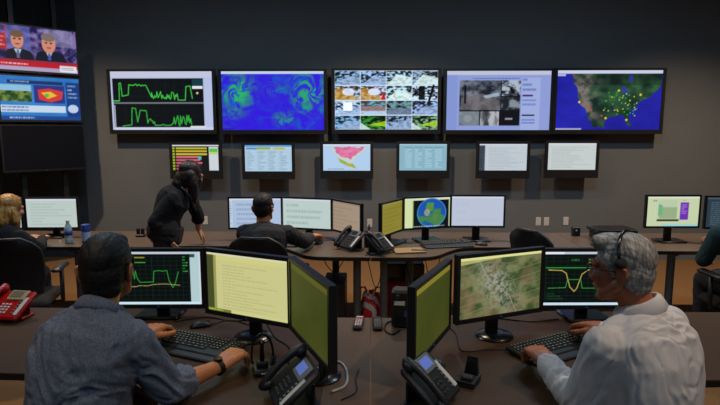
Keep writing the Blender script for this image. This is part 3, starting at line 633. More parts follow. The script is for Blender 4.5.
# ------------------------------------------------------------------ desk phones
def make_phone(name, label, body, hand, tilt=40, group='desk phones', face=None):
    t = thing(name, label, 'phone', (0, 0, DZ), 0, group)
    R = Matrix.Rotation(math.radians(tilt), 4, 'X'); T = Matrix.Translation((0, -.075, .012)) @ R
    def P(nm, mb, m, par=t, **k):
        me = mb.mesh(nm, True); me.transform(T); me.set_sharp_from_angle(angle=math.radians(40)); return obj(nm, me, m, par, **k)
    P('body', MB().box((0, .1, .012), (.215, .2, .03), b=.01), body)
    obj('foot', MB().box((0, .055, .05), (.16, .012, .1), b=.004).box((0, .03, .006), (.18, .1, .012), b=.004), body, t)
    h = P('handset', MB().tube([(-.082, .0, .045), (-.082, .04, .058), (-.082, .1, .062), (-.082, .16, .058), (-.082, .205, .045)], [.019, .016, .014, .016, .019], 12, True).ell((-.082, .012, .04), (.026, .028, .02)).ell((-.082, .192, .04), (.026, .028, .02)), hand)
    P('display_surround', MB().box((.025, .158, .03), (.105, .07, .012), b=.004), face or M['grey'])
    P('display', MB().box((.02, .16, .0368), (.07, .042, .002)), M['lcd'] if body is not M['red'] else mat('unlit_lcd', (120, 116, 96), .3))
    for r in range(4):
        for c in range(3): P('key', MB().box((-.022+c*.021, .036+r*.019, .029), (.015, .012, .008), b=.003), M['dark'] if body is not M['red'] else M['whitep'])
    P('label_strip', MB().box((.088, .085, .0278), (.022, .12, .002)), M['paper'])
    for r in range(6): P('line_button', MB().box((.066, .035+r*.019, .029), (.012, .01, .007), b=.002), M['grey'])
    cord = [(-.082+.0, -.09+.005, .02)]
    pts = []
    for k in range(120):
        q = k/119; base = np.array((-.09-.035*math.sin(q*PI), -.08+.14*q, .012+.004*math.sin(q*9)));
        pts.append(base+.006*np.array((math.cos(k*.9), 0, math.sin(k*.9))))
    obj('cord', MB().tube(pts, .0022, 5), M['cable'], h, smooth=True)
    return t
ph = make_phone('desk_phone', 'black desk phone with lit display, in front of the left side-on monitor', M['black'], M['black'])
ph.location = (-.285, 1.915, DZ); ph.rotation_euler.z = rzof(.93, .36)
copy_thing(ph, (.222, 1.93, DZ), rzof(-.86, .5), 'black desk phone with lit display, in front of the right side-on monitor')
copy_thing(ph, (-.17, 4.56, DZ), rzof(.75, .66), 'black phone on the middle of the back desk, nearer the beige monitor')
copy_thing(ph, (.075, 4.43, DZ), rzof(-.8, .6), 'black phone on the middle of the back desk, nearer the mustard monitor')
for c_ in D.objects:
    if c_.name.startswith('display.') and c_.parent and c_.parent.location.y > 4:
        c_.material_slots[0].link = 'OBJECT'; c_.material_slots[0].material = mat('dark_lcd', (40, 46, 56), .3)
rp = make_phone('red_phone', 'bright red desk phone on the left end of the front desk', M['red'], M['red'], 30, None, mat('beige_key_panel', (170, 150, 110), .6))
rp.location = (-1.97, 2.80, DZ); rp.rotation_euler.z = rzof(.12, .99)

# ------------------------------------------------------------------ keyboards, mice
def make_keyboard(name, label):
    t = thing(name, label, 'keyboard', (0, 0, DZ), 0, 'black keyboards')
    R = Matrix.Rotation(math.radians(4), 4, 'X')
    obj('case', MB().box((0, 0, .0168), (.455, .165, .02), b=.006, mtx=R), M['black'], t)
    keys, leg = MB(), MB()
    rows = [15, 15, 14, 13, 12, 8]
    for r, n in enumerate(rows):
        y = .062-r*.0205; w0 = .30/n
        for k in range(n):
            x = -.215+w0*(k+.5); keys.box((x, y, .028+y*.07), (w0-.003, .0165, .008), b=.002); leg.box((x-.001, y+.001, .0325+y*.07), (.006, .006, .0004))
    for r in range(5):
        for k in range(7):
            if k == 3: continue
            x = .10+k*.0185; y = .062-r*.0205; keys.box((x, y, .028+y*.07), (.0155, .0165, .008), b=.002); leg.box((x, y, .0325+y*.07), (.006, .006, .0004))
    o = obj('keys', keys, M['key'], t); o['kind'] = 'stuff'
    o = obj('key_legends', leg, M['legend'], t); o['kind'] = 'stuff'
    obj('palm_rest', MB().box((0, -.10, .008), (.44, .05, .014), b=.005), M['dark'], t)
    for s in (-1, 1): obj('foot', MB().box((s*.19, .07, .0055), (.03, .012, .0105)), M['black'], t)
    return t
kb = make_keyboard('keyboard', 'black keyboard under the hands of the man in the slate shirt'); kb.location = (-.82, 2.425, DZ); kb.rotation_euler.z = -.40
copy_thing(kb, (.86, 2.44, DZ), .52, 'black keyboard under the hands of the grey-haired man')
copy_thing(kb, (.67, 4.745, DZ), .2, 'black keyboard in front of the globe monitor')
copy_thing(kb, (-.86, 4.755, DZ), -.03, 'black keyboard in front of the seated man in charcoal')
def make_mouse(name, label):
    t = thing(name, label, 'mouse', (0, 0, DZ), 0, 'computer mice')
    prof = [(-.055, .012, .004), (-.05, .026, .016), (-.03, .031, .026), (0, .031, .03), (.03, .029, .024), (.05, .022, .014), (.056, .01, .004)]
    an = np.arange(9)/8*PI
    obj('shell', MB().loft([[(w*math.cos(a), y, .002+h*math.sin(a)) for a in an] for y, w, h in prof]), M['black'], t, smooth=True)
    obj('wheel', MB().tube([(-.003, .032, .024), (.003, .032, .024)], .007, 12), M['grey'], t)
    obj('button_split', MB().box((0, .03, .026), (.001, .03, .004)), M['gloss'], t)
    return t
ms = make_mouse('mouse', 'black mouse behind the left front keyboard'); ms.location = (-.89, 2.70, DZ); ms.rotation_euler.z = -1.2
copy_thing(ms, (.99, 4.76, DZ), 1.3, 'black mouse in front of the lavender-white monitor')
copy_thing(ms, (-.47, 4.80, DZ), -.3, 'black mouse under the hand of the seated man in charcoal')

# ------------------------------------------------------------------ headset stand, chargers, remotes, units
t = thing('headset_stand', 'black headset hanging on a small stand beside the left front keyboard', 'headset', (-.455, 2.16, DZ), .3)
obj('base', MB().box((0, 0, .012), (.085, .075, .024), b=.008).box((0, .015, .035), (.05, .035, .03), b=.008), M['black'], t)
obj('mast', MB().tube([(0, .015, .03), (0, .02, .10), (0, .0, .135)], [.012, .009, .008], 10), M['gloss'], t, smooth=True)
arc = [(.045*math.cos(a), .0+.01*math.sin(a), .085+.085*math.sin(a)) for a in np.linspace(-.35, PI+.2, 18)]
hb = obj('headband', MB().tube(arc, .005, 8), M['gloss'], t, smooth=True)
obj('ear_cushion', MB().tube([(.035, 0, .055), (.052, 0, .05)], [.024, .021], 16), M['chair'], hb, auto=40)
obj('temple_pad', MB().tube([(-.04, 0, .06), (-.048, 0, .055)], .012, 12), M['chair'], hb, auto=40)
obj('microphone_boom', MB().tube([(.048, -.01, .05), (.05, -.05, .04), (.02, -.085, .04)], [.0035, .003, .005], 8), M['black'], hb, smooth=True)
obj('badge', MB().box((.0, -.0385, .014), (.02, .002, .006)), M['whitep'], t)
t = thing('charging_cradle', 'small black charging cradle beside the right front keyboard', 'charger', (.40, 2.085, DZ), -.5)
obj('base', MB().loft([[(-.036, -.05, 0), (.036, -.05, 0), (.036, .045, 0), (-.036, .045, 0)], [(-.036, -.05, .025), (.036, -.05, .025), (.036, .045, .03), (-.036, .045, .03)]]), M['black'], t)
obj('back_fin', MB().loft([[(-.03, .02, .02), (.03, .02, .02), (.03, .045, .02), (-.03, .045, .02)], [(-.02, .038, .1), (.02, .038, .1), (.02, .048, .1), (-.02, .048, .1)]]), M['gloss'], t)
obj('cradle_lip', MB().box((0, -.02, .034), (.05, .03, .02), b=.005), M['dark'], t)
def remote(label, x, y, rz, strip):
    t = thing('remote_control', label, 'remote', (x, y, DZ), rz, 'remote controls on the middle of the front desk')
    obj('case', MB().box((0, 0, .011), (.05, .165, .022), b=.007), M['black'], t)
    for r in range(5):
        for c in range(3): obj('button', MB().box((-.013+c*.013, -.055+r*.02, .023), (.009, .011, .004), b=.001), M['grey'] if strip is None else M['whitep'], t)
    if strip: obj('face_plate', MB().box((0, .012, .0222), (.04, .1, .001)), strip, t)
    obj('top_window', MB().box((0, .068, .0222), (.036, .018, .001)), M['whitep'] if strip else M['gloss'], t)
remote('remote with a red face plate on the middle of the front desk', -.062, 2.735, -.06, mat('dull_red_plate', (140, 34, 40), .5))
remote('plain black remote on the middle of the front desk', .036, 2.73, .02, None)
t = thing('radio_unit', 'upright black desk unit with white label beside the right side-on monitor', 'radio', (.165, 2.74, DZ), -.12)
obj('case', MB().box((0, 0, .10), (.105, .10, .20), b=.012), M['black'], t)
obj('label', MB().box((-.01, -.0505, .135), (.055, .001, .022)), M['paper'], t)
obj('knob', MB().tube([(-.02, -.05, .17), (-.02, -.062, .17)], .012, 14), M['dark'], t, auto=40)
obj('front_mark', MB().box((.025, -.0505, .08), (.02, .002, .03)), mat('blue_glint', (50, 80, 140), .2), t)  # blue glint on the case, put in as a coloured patch
obj('grille', MB().box((.0, -.0505, .045), (.07, .002, .04)), M['gloss'], t)
def cable(label, pts, r=.0035, m=None):
    P = [np.array(p, float) for p in pts]; q = []
    P = [2*P[0]-P[1]]+P+[2*P[-1]-P[-2]]
    for i in range(1, len(P)-2):
        for k in range(8):
            s = k/8; q.append(.5*((2*P[i])+(P[i+1]-P[i-1])*s+(2*P[i-1]-5*P[i]+4*P[i+1]-P[i+2])*s*s+(3*P[i]-P[i-1]-3*P[i+1]+P[i+2])*s**3))
    q.append(P[-2]); c = q[0]
    tag(obj('cable', MB().tube(q, r, 6), m or M['cable'], smooth=True), label, 'cable', 'loose cables')
zc = DZ+.004
cable('black cable looping round the front remotes to the black desk unit', [(.15, 2.66, zc), (.11, 2.60, zc), (.075, 2.66, zc), (.085, 2.76, zc), (.13, 2.80, zc)], .005)
cable('white cable looping behind the left front phone', [(-.15, 1.99, zc+.002), (-.10, 2.05, zc), (-.10, 2.17, zc), (-.13, 2.26, zc), (-.20, 2.29, zc)], .0055, M['cablew'])
cable('thin black cable beside the left front phone', [(-.11, 1.93, zc), (-.055, 2.0, zc), (-.06, 2.1, zc), (-.05, 2.2, zc)], .003)
cable('black cable from the right front keyboard to the charging cradle', [(.655, 2.40, zc+.006), (.55, 2.42, zc), (.47, 2.40, zc), (.42, 2.42, zc), (.43, 2.62, zc), (.40, 2.72, zc)], .003)
cable('black cable running behind the satellite map monitor base', [(.45, 2.76, zc), (.62, 2.86, zc), (.85, 2.80, zc), (1.02, 2.84, zc)], .004)
cable('black cable on the desk under the green trace monitor', [(-1.05, 2.76, zc), (-.9, 2.83, zc), (-.75, 2.78, zc), (-.62, 2.80, zc)], .004)
cable('black cable running from the left front monitors toward the phone', [(-.55, 2.75, zc), (-.47, 2.55, zc), (-.38, 2.42, zc), (-.36, 2.25, zc)], .004)
cable('thin black mouse cable on the left front desk', [(-.84, 2.72, zc), (-.76, 2.79, zc), (-.68, 2.75, zc), (-.62, 2.70, zc)], .0028)
cable('black cable hanging to the floor under the left front desk', [(-1.95, 2.9, .70), (-1.93, 2.93, .4), (-1.96, 2.9, .15), (-1.9, 2.95, .01)], .004)
for k, (x, lb) in enumerate(((-.42, 'leftmost'), (-.05, 'central'), (.28, 'right of centre'), (.46, 'rightmost'))):
    y = (4.6, 4.65, 4.58, 4.76)[k]
    cable('black cable hanging in a loop under the middle back desk, %s of four' % lb, [(x, y, .70), (x+.03, y, .6), (x+.10, y+.03, .52 if k == 0 else .36), (x+.17, y+.05, .6), (x+.2, y+.05, .70)], .004)
cable('black cable hanging straight under the far right desk', [(2.27, 5.22, .70), (2.29, 5.2, .5), (2.25, 5.2, .3), (2.28, 5.2, .01)], .004)

# ------------------------------------------------------------------ back desk clutter
t = thing('computer_tower', 'black computer tower under the back desk, left of the steel posts', 'computer', (-.31, 4.60, 0), .0)
obj('case', MB().box((0, 0, .24), (.19, .42, .46), b=.008), mat('blue_black_metal', (34, 42, 58), .45, .2), t)
obj('front_panel', MB().box((0, -.212, .25), (.18, .01, .42), b=.004), M['black'], t)
obj('drive_slot', MB().box((0, -.218, .40), (.14, .003, .035)), M['gloss'], t)
obj('power_button', MB().tube([(0, -.217, .33), (0, -.221, .33)], .01, 12), M['led'], t)
t = thing('storage_box', 'flat red box under the back desk', 'box', (.30, 5.14, 0), .0)
obj('body', MB().box((0, 0, .17), (.30, .3, .34), b=.01), M['redcloth'], t)
obj('lid', MB().box((0, 0, .355), (.32, .32, .03), b=.006), M['black'], t)
t = thing('computer_case', 'black computer case lying on the red box under the back desk', 'computer', (.30, 5.14, .37), .05)
obj('case', MB().box((0, 0, .07), (.40, .36, .14), b=.01), M['black'], t)
obj('front_panel', MB().box((0, -.182, .07), (.38, .006, .12)), M['gloss'], t)
def lumpy(mb_ell, amp, fr, seed, voxel=.012):
    return mb_ell
t = thing('carrier_bag', 'crumpled red and white bag under the middle of the back desk', 'bag', (0.0, 4.62, 0))
me = MB().ell((0, 0, .16), (.10, .10, .18), 40, 28).mesh('bag', True); n = len(me.vertices); v = np.zeros(n*3); me.vertices.foreach_get('co', v); v = v.reshape(-1, 3)
v *= (1+.5*(fbm(v*14+3, 4)-.5)+.25*(fbm(v*40, 2)-.5))[:, None]; v[:, 2] = np.maximum(v[:, 2], .002); me.vertices.foreach_set('co', v.ravel())
bm_ = D.materials.new('red_white_print'); bm_.use_nodes = True; nt = bm_.node_tree; tc = nt.nodes.new('ShaderNodeTexCoord'); wv = nt.nodes.new('ShaderNodeTexWave'); wv.inputs['Scale'].default_value = 3.5; wv.bands_direction = 'DIAGONAL'; wv.inputs['Distortion'].default_value = 9; cr = nt.nodes.new('ShaderNodeValToRGB')
cr.color_ramp.interpolation = 'CONSTANT'; cr.color_ramp.elements[0].color = (.6, .015, .02, 1); cr.color_ramp.elements[1].position = .55; cr.color_ramp.elements[1].color = (.6, .58, .56, 1)
nt.links.new(tc.outputs['Object'], wv.inputs[0]); nt.links.new(wv.outputs['Color'], cr.inputs[0]); nt.links.new(cr.outputs[0], nt.nodes['Principled BSDF'].inputs['Base Color'])
obj('sack', me, bm_, t)
for s in (-1, 1): obj('handle', MB().tube([(s*.02, -.03, .32), (s*.05, -.04, .40), (s*.09, -.02, .39), (s*.09, .0, .31)], .01, 8), bm_, t, smooth=True)
t = thing('water_bottle', 'clear plastic water bottle on the far left back desk', 'bottle', (-2.74, 4.76, DZ))
obj('body', MB().lathe((0, 0, 0), [(.030, 0), (.033, .006), (.033, .05), (.031, .056), (.033, .062), (.033, .13), (.026, .16), (.013, .185), (.013, .195)], 20), M['clear'], t, smooth=True)
obj('label', MB().lathe((0, 0, 0), [(.0336, .075), (.0336, .12)], 20), M['blue'], t, smooth=True)
obj('cap', MB().lathe((0, 0, .195), [(.016, 0), (.016, .016), (.012, .018)], 16), M['whitep'], t)
t = thing('tissue_tub', 'blue and white wipes tub beside the water bottle', 'tub', (-2.60, 4.80, DZ))
obj('tub', MB().lathe((0, 0, 0), [(.035, 0), (.038, .004), (.038, .14), (.033, .145)], 20), M['blue'], t, auto=40)
obj('stripe', MB().lathe((0, 0, 0), [(.0386, .02), (.0386, .10)], 20), mat('pale_blue_print', (150, 175, 215), .5), t)
obj('lid', MB().lathe((0, 0, .145), [(.037, 0), (.037, .02), (.028, .025)], 20), M['blue'], t, auto=40)
t = thing('handset_dock', 'small black twin-top dock on the back desk left of the standing woman', 'charger', (-2.22, 5.08, DZ))
obj('base', MB().box((0, 0, .012), (.085, .06, .024), b=.006), M['black'], t)
for s in (-1, 1): obj('handset', MB().box((s*.022, 0, .052), (.032, .024, .065), b=.006), M['gloss'], t)
t = thing('walkie_talkie', 'black two-way radio standing between the back desk phones', 'radio', (-.03, 4.66, DZ))
obj('body', MB().box((0, 0, .065), (.055, .035, .13), b=.008), M['black'], t)
obj('antenna', MB().tube([(.015, 0, .13), (.015, 0, .20)], [.008, .006], 10), M['black'], t)
obj('knob', MB().cyl((-.012, 0, .13), .008, .014, 12), M['dark'], t)
t = thing('notepad', 'tan notepad on the back desk in front of the globe monitor', 'notepad', (.32, 4.49, DZ), .2)
obj('pages', MB().box((0, 0, .007), (.26, .19, .012)), mat('tan_card', (150, 126, 92), .8, noise=20, amt=.06), t)
obj('binding', MB().box((0, .097, .008), (.26, .012, .016), b=.003), M['dark'], t)
obj('pen', MB().tube([(.02, -.02, .018), (.14, -.06, .018)], .004, 8), M['black'], t)
t = thing('closed_laptop', 'closed black laptop on the right back desk above the empty chair', 'laptop', (2.28, 5.08, DZ), 0)
obj('riser', MB().box((0, 0, .035), (.34, .2, .07), b=.006), M['dark'], t)
obj('base', MB().box((0, 0, .081), (.38, .25, .02), b=.006), M['black'], t)
obj('lid', MB().box((0, 0, .098), (.38, .25, .012), b=.005), M['gloss'], t)
t = thing('small_box', 'small black box on the back desk left of the closed laptop', 'box', (1.99, 5.20, DZ))
obj('box', MB().box((0, 0, .045), (.07, .06, .09), b=.006), M['black'], t)
obj('front_mark', MB().box((-.005, -.0305, .06), (.016, .001, .016)), M['whitep'], t)
# wall plates, security camera
for k, (x, z, lb) in enumerate(((-1.655, .865, 'white wall plate beside the standing woman'), (1.655, .865, 'left white wall plate above the empty chair'), (1.735, .865, 'middle white wall plate above the empty chair'), (1.925, .87, 'right white wall plate near the closed laptop'), (-.01, .845, 'white wall plate between the back desk phones'))):
    t = thing('wall_plate', lb, 'wall plate', (x*KW, WY, 1.76+(z-1.76)*KW), 0, 'white wall plates')
    obj('plate', MB().box((0, -.0035, 0), (.07, .007, .115), b=.003), M['whitep'], t)
    for s in (-1, 1): obj('socket', MB().box((0, -.0075, s*.024), (.032, .002, .03), b=.0008), M['paper'], t)
t = thing('security_camera', 'small dark security camera high on the wall above the news television', 'camera', (-4.93, WY, 1.76+(2.93-1.76)*KW))
obj('bracket', MB().tube([(0, 0, .02), (0, -.06, .02), (0, -.08, 0)], .014, 10).box((0, -.006, .02), (.07, .012, .07), b=.004), M['steel'], t)
obj('housing', MB().tube([(-.0, -.04, -.015), (.06, -.15, -.05)], .036, 16), M['grey'], t, auto=40)
obj('lens', MB().tube([(.06, -.15, -.05), (.066, -.161, -.0535)], .026, 16), M['gloss'], t, auto=40)

# ------------------------------------------------------------------ people
V = lambda *a: np.array(a, float)
def nrm(a): a = np.asarray(a, float); return a/(np.linalg.norm(a)+1e-12)
def remesh(mb, voxel, smooth=3, disp=None):
    o = D.objects.new('tmp', mb.mesh('tmp')); COL.objects.link(o)
    r = o.modifiers.new('r', 'REMESH'); r.mode = 'VOXEL'; r.voxel_size = voxel
    if smooth: s = o.modifiers.new('s', 'SMOOTH'); s.iterations = smooth; s.factor = .5
    me = D.meshes.new_from_object(o.evaluated_get(bpy.context.evaluated_depsgraph_get())); me0 = o.data
    D.objects.remove(o); D.meshes.remove(me0)
    if disp is not None:
        n = len(me.vertices); v = np.zeros(n*3, np.float32); me.vertices.foreach_get('co', v); v = v.reshape(-1, 3)
        nn = np.zeros(n*3, np.float32); me.vertex_normals.foreach_get('vector', nn); nn = nn.reshape(-1, 3)
        v = v+nn*disp(v.astype(float))[:, None]; me.vertices.foreach_set('co', v.ravel().astype(np.float32))
    me.polygons.foreach_set('use_smooth', [True]*len(me.polygons)); me.update(); return me
def oring(c, a, b, rx, ry, n=28, e=2.5):
    t = np.arange(n)*2*PI/n; ct, st = np.cos(t), np.sin(t)
    return c+np.outer(np.sign(ct)*np.abs(ct)**(2/e)*rx, a)+np.outer(np.sign(st)*np.abs(st)**(2/e)*ry, b)
def torso(mb, pel, c7, lh, ls, bend, secs, grow=0):
    up = nrm(c7-pel); mid = (pel+c7)/2; lat = nrm(lh+ls); back = -np.cross(up, lat); mid = mid+back*bend
    rings = []
    for t, rx, ry, off in secs:
        tt = t; p = pel*(1-tt)**2+2*mid*tt*(1-tt)+c7*tt*tt if tt >= 0 else pel+(mid-pel)*2*tt
        tg = nrm(2*(1-max(tt, 0))*(mid-pel)+2*max(tt, 0)*(c7-mid)); a = nrm(lh*(1-tt)+ls*tt); a = nrm(a-tg*(a@tg)); f = np.cross(tg, a)
        rings.append(oring(p+f*off, a, f, rx+grow, ry+grow))
    mb.loft(rings)
MALE = [(-.14, .13, .10, 0), (-.06, .165, .125, 0), (.08, .168, .128, 0), (.28, .158, .120, .004), (.5, .165, .122, 0), (.7, .178, .124, -.004), (.84, .172, .112, -.006), (.94, .125, .085, -.004), (1.0, .07, .065, 0), (1.05, .055, .055, .005)]
FEM = [(-.14, .13, .10, 0), (-.06, .165, .12, 0), (.08, .165, .122, 0), (.3, .128, .098, .004), (.5, .135, .105, .004), (.7, .15, .118, .01), (.84, .145, .095, 0), (.94, .105, .07, -.002), (1.0, .056, .053, 0), (1.05, .045, .045, .004)]
def arm(mb, sh, el, wr, r=(.056, .047, .041, .036, .027), g=0):
    m1 = sh*.5+el*.5; m2 = el*.5+wr*.5
    mb.tube([sh, m1, el], [r[0]+g, r[1]+g, r[2]+g], 16, True); mb.tube([el, el*.72+wr*.28, m2, wr], [r[2]+g, r[2]*1.03+g, r[3]+g, r[4]+g], 16, True)
def hand(mb, wr, fw, up, side, curl=(.35, .55, .5), sc=1.0):
    """palm + five fingers; fw: wrist to knuckles, up: back of the hand, side=+1 right hand (thumb to its left)"""
    fw = nrm(fw); up = nrm(np.asarray(up)-fw*(np.asarray(up)@fw)); rt = np.cross(fw, up)*side   # towards the little finger
    offs = [(-.030, .088, .074), (-.010, .092, .084), (.011, .088, .077), (.030, .078, .060)]
    for k, (o, kl, fl) in enumerate(offs):
        kn = wr+(fw*kl+rt*o)*sc; mb.tube([wr+rt*o*.55*sc+fw*.005, wr+(fw*kl*.5+rt*o*.85+up*.004)*sc, kn], [.015*sc, .0155*sc, .0115*sc], 10, True)
        d = nrm(fw+rt*o*2.2); p = kn; an = 0; pts = [p]; rr = [.0105*sc]
        for j, (L, c) in enumerate(zip((.45, .32, .25), curl)):
            an += c*(1+.12*k); p = p+(d*math.cos(an)-up*math.sin(an))*fl*L*sc; pts.append(p); rr.append((.0096, .0088, .0074)[j]*sc)
        mb.tube(pts, rr, 10, True)
    th = wr+(fw*.022-rt*.022-up*.004)*sc; t1 = th+(fw*.030-rt*.026-up*.010)*sc; t2 = t1+(fw*.030-rt*.012-up*.008)*sc; t3 = t2+(fw*.022-rt*.001-up*.004)*sc
    mb.tube([wr+fw*.01, th, t1, t2, t3], [.014*sc, .016*sc, .0125*sc, .0105*sc, .008*sc], 10, True)
class Head:
    def __init__(s, c, f, tilt=0, roll=0, sc=1.0):
        f = nrm(f); r = nrm(np.cross(f, (0, 0, 1))); u = np.cross(r, f); u2 = u*math.cos(roll)+r*math.sin(roll); r2 = np.cross(f, u2)
        s.c, s.R, s.sc = np.asarray(c, float), np.stack([r2, f, u2], 1)*sc, sc
    def __call__(s, x, y, z): return s.c+s.R@V(x, y, z)
    def m(s): return Matrix((s.R/s.sc).tolist())
    def ell(s, mb, c, r): mb.ell(s(*c), [q*s.sc for q in r], 24, 16, s.m())
    def tube(s, mb, pts, r, n=10): mb.tube([s(*p) for p in pts], [q*s.sc for q in r] if not np.isscalar(r) else r*s.sc, n, True)
    def loc(s, v): return (v-s.c)@(s.R/s.sc**2)
    def skin(s, mb, fem=False):
        j = .9 if fem else 1
        s.ell(mb, (0, -.012, .03), (.074, .094, .084)); s.ell(mb, (0, .03, -.028), (.062*j, .062, .082)); s.ell(mb, (0, .036, -.072), (.050*j, .052, .042)); s.ell(mb, (0, .076, -.100), (.022*j, .018, .018))
        s.tube(mb, [(-.056*j, -.005, -.045), (-.036*j, .048, -.08), (0, .07, -.094)], [.020, .024, .022]); s.tube(mb, [(.056*j, -.005, -.045), (.036*j, .048, -.08), (0, .07, -.094)], [.020, .024, .022])
        s.tube(mb, [(0, .086, .014), (0, .097, -.006), (0, .108*(.97 if fem else 1), -.026), (0, .105*(.97 if fem else 1), -.032)], [.009, .009, .012, .011])
        for q in (-1, 1):
            s.ell(mb, (q*.011, .1, -.032), (.009, .012, .008)); s.ell(mb, (q*.036, .07, -.022), (.026, .024, .024))
            s.tube(mb, [(q*.008, .091, .022), (q*.03, .088, .027), (q*.052, .068, .022)], [.009, .010, .008])
            s.ell(mb, (q*.031, .078, .003), (.015, .012, .010))
            s.tube(mb, [(q*.07, -.006, .004), (q*.082, -.024, .020), (q*.087, -.042, .014), (q*.085, -.042, -.010), (q*.078, -.027, -.036), (q*.071, -.012, -.042)], [.006, .0065, .0075, .0068, .0072, .006], 8)
            s.ell(mb, (q*.075, -.022, -.011), (.009, .018, .028))
        s.tube(mb, [(-.024, .083, -.062), (-.01, .095, -.058), (0, .0955, -.06), (.01, .095, -.058), (.024, .083, -.062)], [.004, .007, .007, .007, .004]); s.tube(mb, [(-.02, .083, -.068), (0, .094, -.071), (.02, .083, -.068)], [.004, .0075, .004])
    def eyes(s, par):
        mb = MB()
        for q in (-1, 1): s.ell(mb, (q*.031, .0815, .003), (.012, .0105, .0075))
        obj('eyes', mb, M['eye'], par, smooth=True, world=True)
def wrinkle(d, amp, f0=5, f1=20, seed=0):
    d = nrm(d); a = nrm(np.cross(d, (.3, .5, .8))); b = np.cross(d, a)
    def fn(p):
        w = (fbm(p*5+seed, 2)-.5)*.25
        q = np.stack([p@d*f0, (p@a+w)*f1, (p@b+w)*f1], -1)+seed*3.1
        r = 1-np.abs(2*fbm(q, 2)-1)*1.9; g = fbm(p*9+seed, 3)-.5
        z = 1-np.abs(2*fbm(q*.7+9.7, 2)-1)*7; z2 = np.clip(z, 0, 1)
        return amp*(r-.45)+amp*1.3*g-amp*.55*z2
    return fn
def person(label, J, fem=False, shirt='denim', trousers='trouser', skin='skinA', vox=.006, sleeve='long', rolled=.32, headsc=1.0, wd=(0, .5, -1), wamp=.006, extra=None):
    base = J['pel']; t = thing('person', label, 'person', (base[0], base[1], 0))
    J = {k: (V(*v) if isinstance(v, (tuple, list)) else v) for k, v in J.items()}
    ls = nrm(J['shR']-J['shL']); lh = nrm(J['kneeR']-J['kneeL']) if 'lh' not in J else nrm(J['lh']); secs = FEM if fem else MALE
    k = .88 if fem else 1.0
    H = Head(J['head'], J['face'], roll=J.get('roll', 0), sc=headsc*(.95 if fem else 1))
    hipR, hipL = J['pel']+lh*.09, J['pel']-lh*.09
    mb = MB(); torso(mb, J['pel'], J['c7'], lh, ls, J.get('bend', .03), secs, -.008)
    for sd in ('R', 'L'):
        sg = 1 if sd == 'R' else -1; sh, el, wr = J['sh'+sd], J['el'+sd], J['wr'+sd]
        arm(mb, sh, el, wr, tuple(q*k for q in (.056, .047, .041, .036, .026))); mb.tube([J['c7']-(J['c7']-J['pel'])*.06, (J['c7']*.5+sh*.5)-V(0, 0, .012), sh], [.055*k, .052*k, .052*k], 12, True)
        hand(mb, wr, J['hf'+sd], J.get('hu'+sd, (0, 0, 1)), sg, J.get('curl'+sd, (.3, .5, .45)), k*J.get('hs', 1.04))
        hp = hipR if sd == 'R' else hipL; kn, an = J['knee'+sd], J['ank'+sd]
        mb.tube([hp, hp*.5+kn*.5, kn], [.08*k, .072*k, .054*k], 14, True); mb.tube([kn, kn*.65+an*.35, an], [.052*k, .052*k, .036*k], 14, True)
        ff = nrm(kn-hp); ff = nrm(V(ff[0], ff[1], 0)) if 'foot' not in J else nrm(J['foot']); mb.tube([an, an+ff*.07+V(0, 0, -.04), an+ff*.15+V(0, 0, -.05)], [.036*k, .034*k, .028*k], 10, True)
        s = MB(); s.tube([an-ff*.05+V(0, 0, -.052), an+V(0, 0, -.04), an+ff*.08+V(0, 0, -.046), an+ff*.18+V(0, 0, -.056)], [.04, .048, .045, .034], 14, True)
        for q in range(len(s.v)): s.v[q][:, 2] = np.maximum(s.v[q][:, 2], .002)
        obj('shoe', s, M['gloss'], t, smooth=True, world=True)
    mb.tube([J['c7']-(J['c7']-J['pel'])*.05, J['c7']*.45+H(0, -.02, -.05)*.55, H(0, -.015, -.03)], [.064*k, .056*k, .056*k], 18, True)
    H.skin(mb, fem); obj('body', remesh(mb, vox, 5 if vox < .005 else 3), M[skin], t, world=True); H.eyes(t)
    # clothes
    sb = MB(); torso(sb, J['pel']+V(0, 0, .03), J['c7'], lh, ls, J.get('bend', .03)+.004, secs, .013)
    for sd in ('R', 'L'):
        sh, el, wr = J['sh'+sd], J['el'+sd], J['wr'+sd]; sb.tube([J['c7']-(J['c7']-J['pel'])*.07, (J['c7']*.5+sh*.5)-V(0, 0, .010), sh], [.06*k, .060*k, .062*k], 14, True)
        g = .013*k; m1 = sh*.5+el*.5; sb.tube([sh, m1, el], [.060*k+g, .052*k+g, .047*k+g], 18, True)
        if sleeve == 'long': e = wr+(el-wr)*.06; sb.tube([el, el*.7+wr*.3, e+(el-e)*.25, e], [.047*k+g, .048*k+g, .039*k+g, .037*k+g*.6], 18)
        elif sleeve == 'rolled': e = el*(1-rolled)+wr*rolled; sb.tube([el, el*.9+e*.1, e], [.047*k+g, .049*k+g, .047*k+g], 18); sb.tube([e+(el-wr)*.10, e+(wr-el)*.01], [.052*k+g, .050*k+g], 18)
    so = obj('shirt', remesh(sb, max(vox*1.3, .006), 3, wrinkle(wd, wamp, seed=len(label))), M[shirt], t, world=True)
    tb = MB(); torso(tb, J['pel']+V(0, 0, -.02), J['pel']*.75+J['c7']*.25, lh, nrm(lh*.7+ls*.3), .0, [(-.2, .14, .11, 0), (.0, .172, .134, 0), (.5, .170, .132, 0), (1, .160, .122, .0)], .006)
    for sd in ('R', 'L'):
        hp = hipR if sd == 'R' else hipL; kn, an = J['knee'+sd], J['ank'+sd]
        tb.tube([hp, hp*.5+kn*.5, kn], [.096*k, .086*k, .070*k], 16, True); tb.tube([kn, kn*.6+an*.4, an], [.07*k, .066*k, .056*k], 16, True)
    obj('trousers', remesh(tb, max(vox*1.5, .009), 3, wrinkle((.2, .3, 1), .005, seed=3)), M[trousers], t, world=True)
    return t, H, so, J
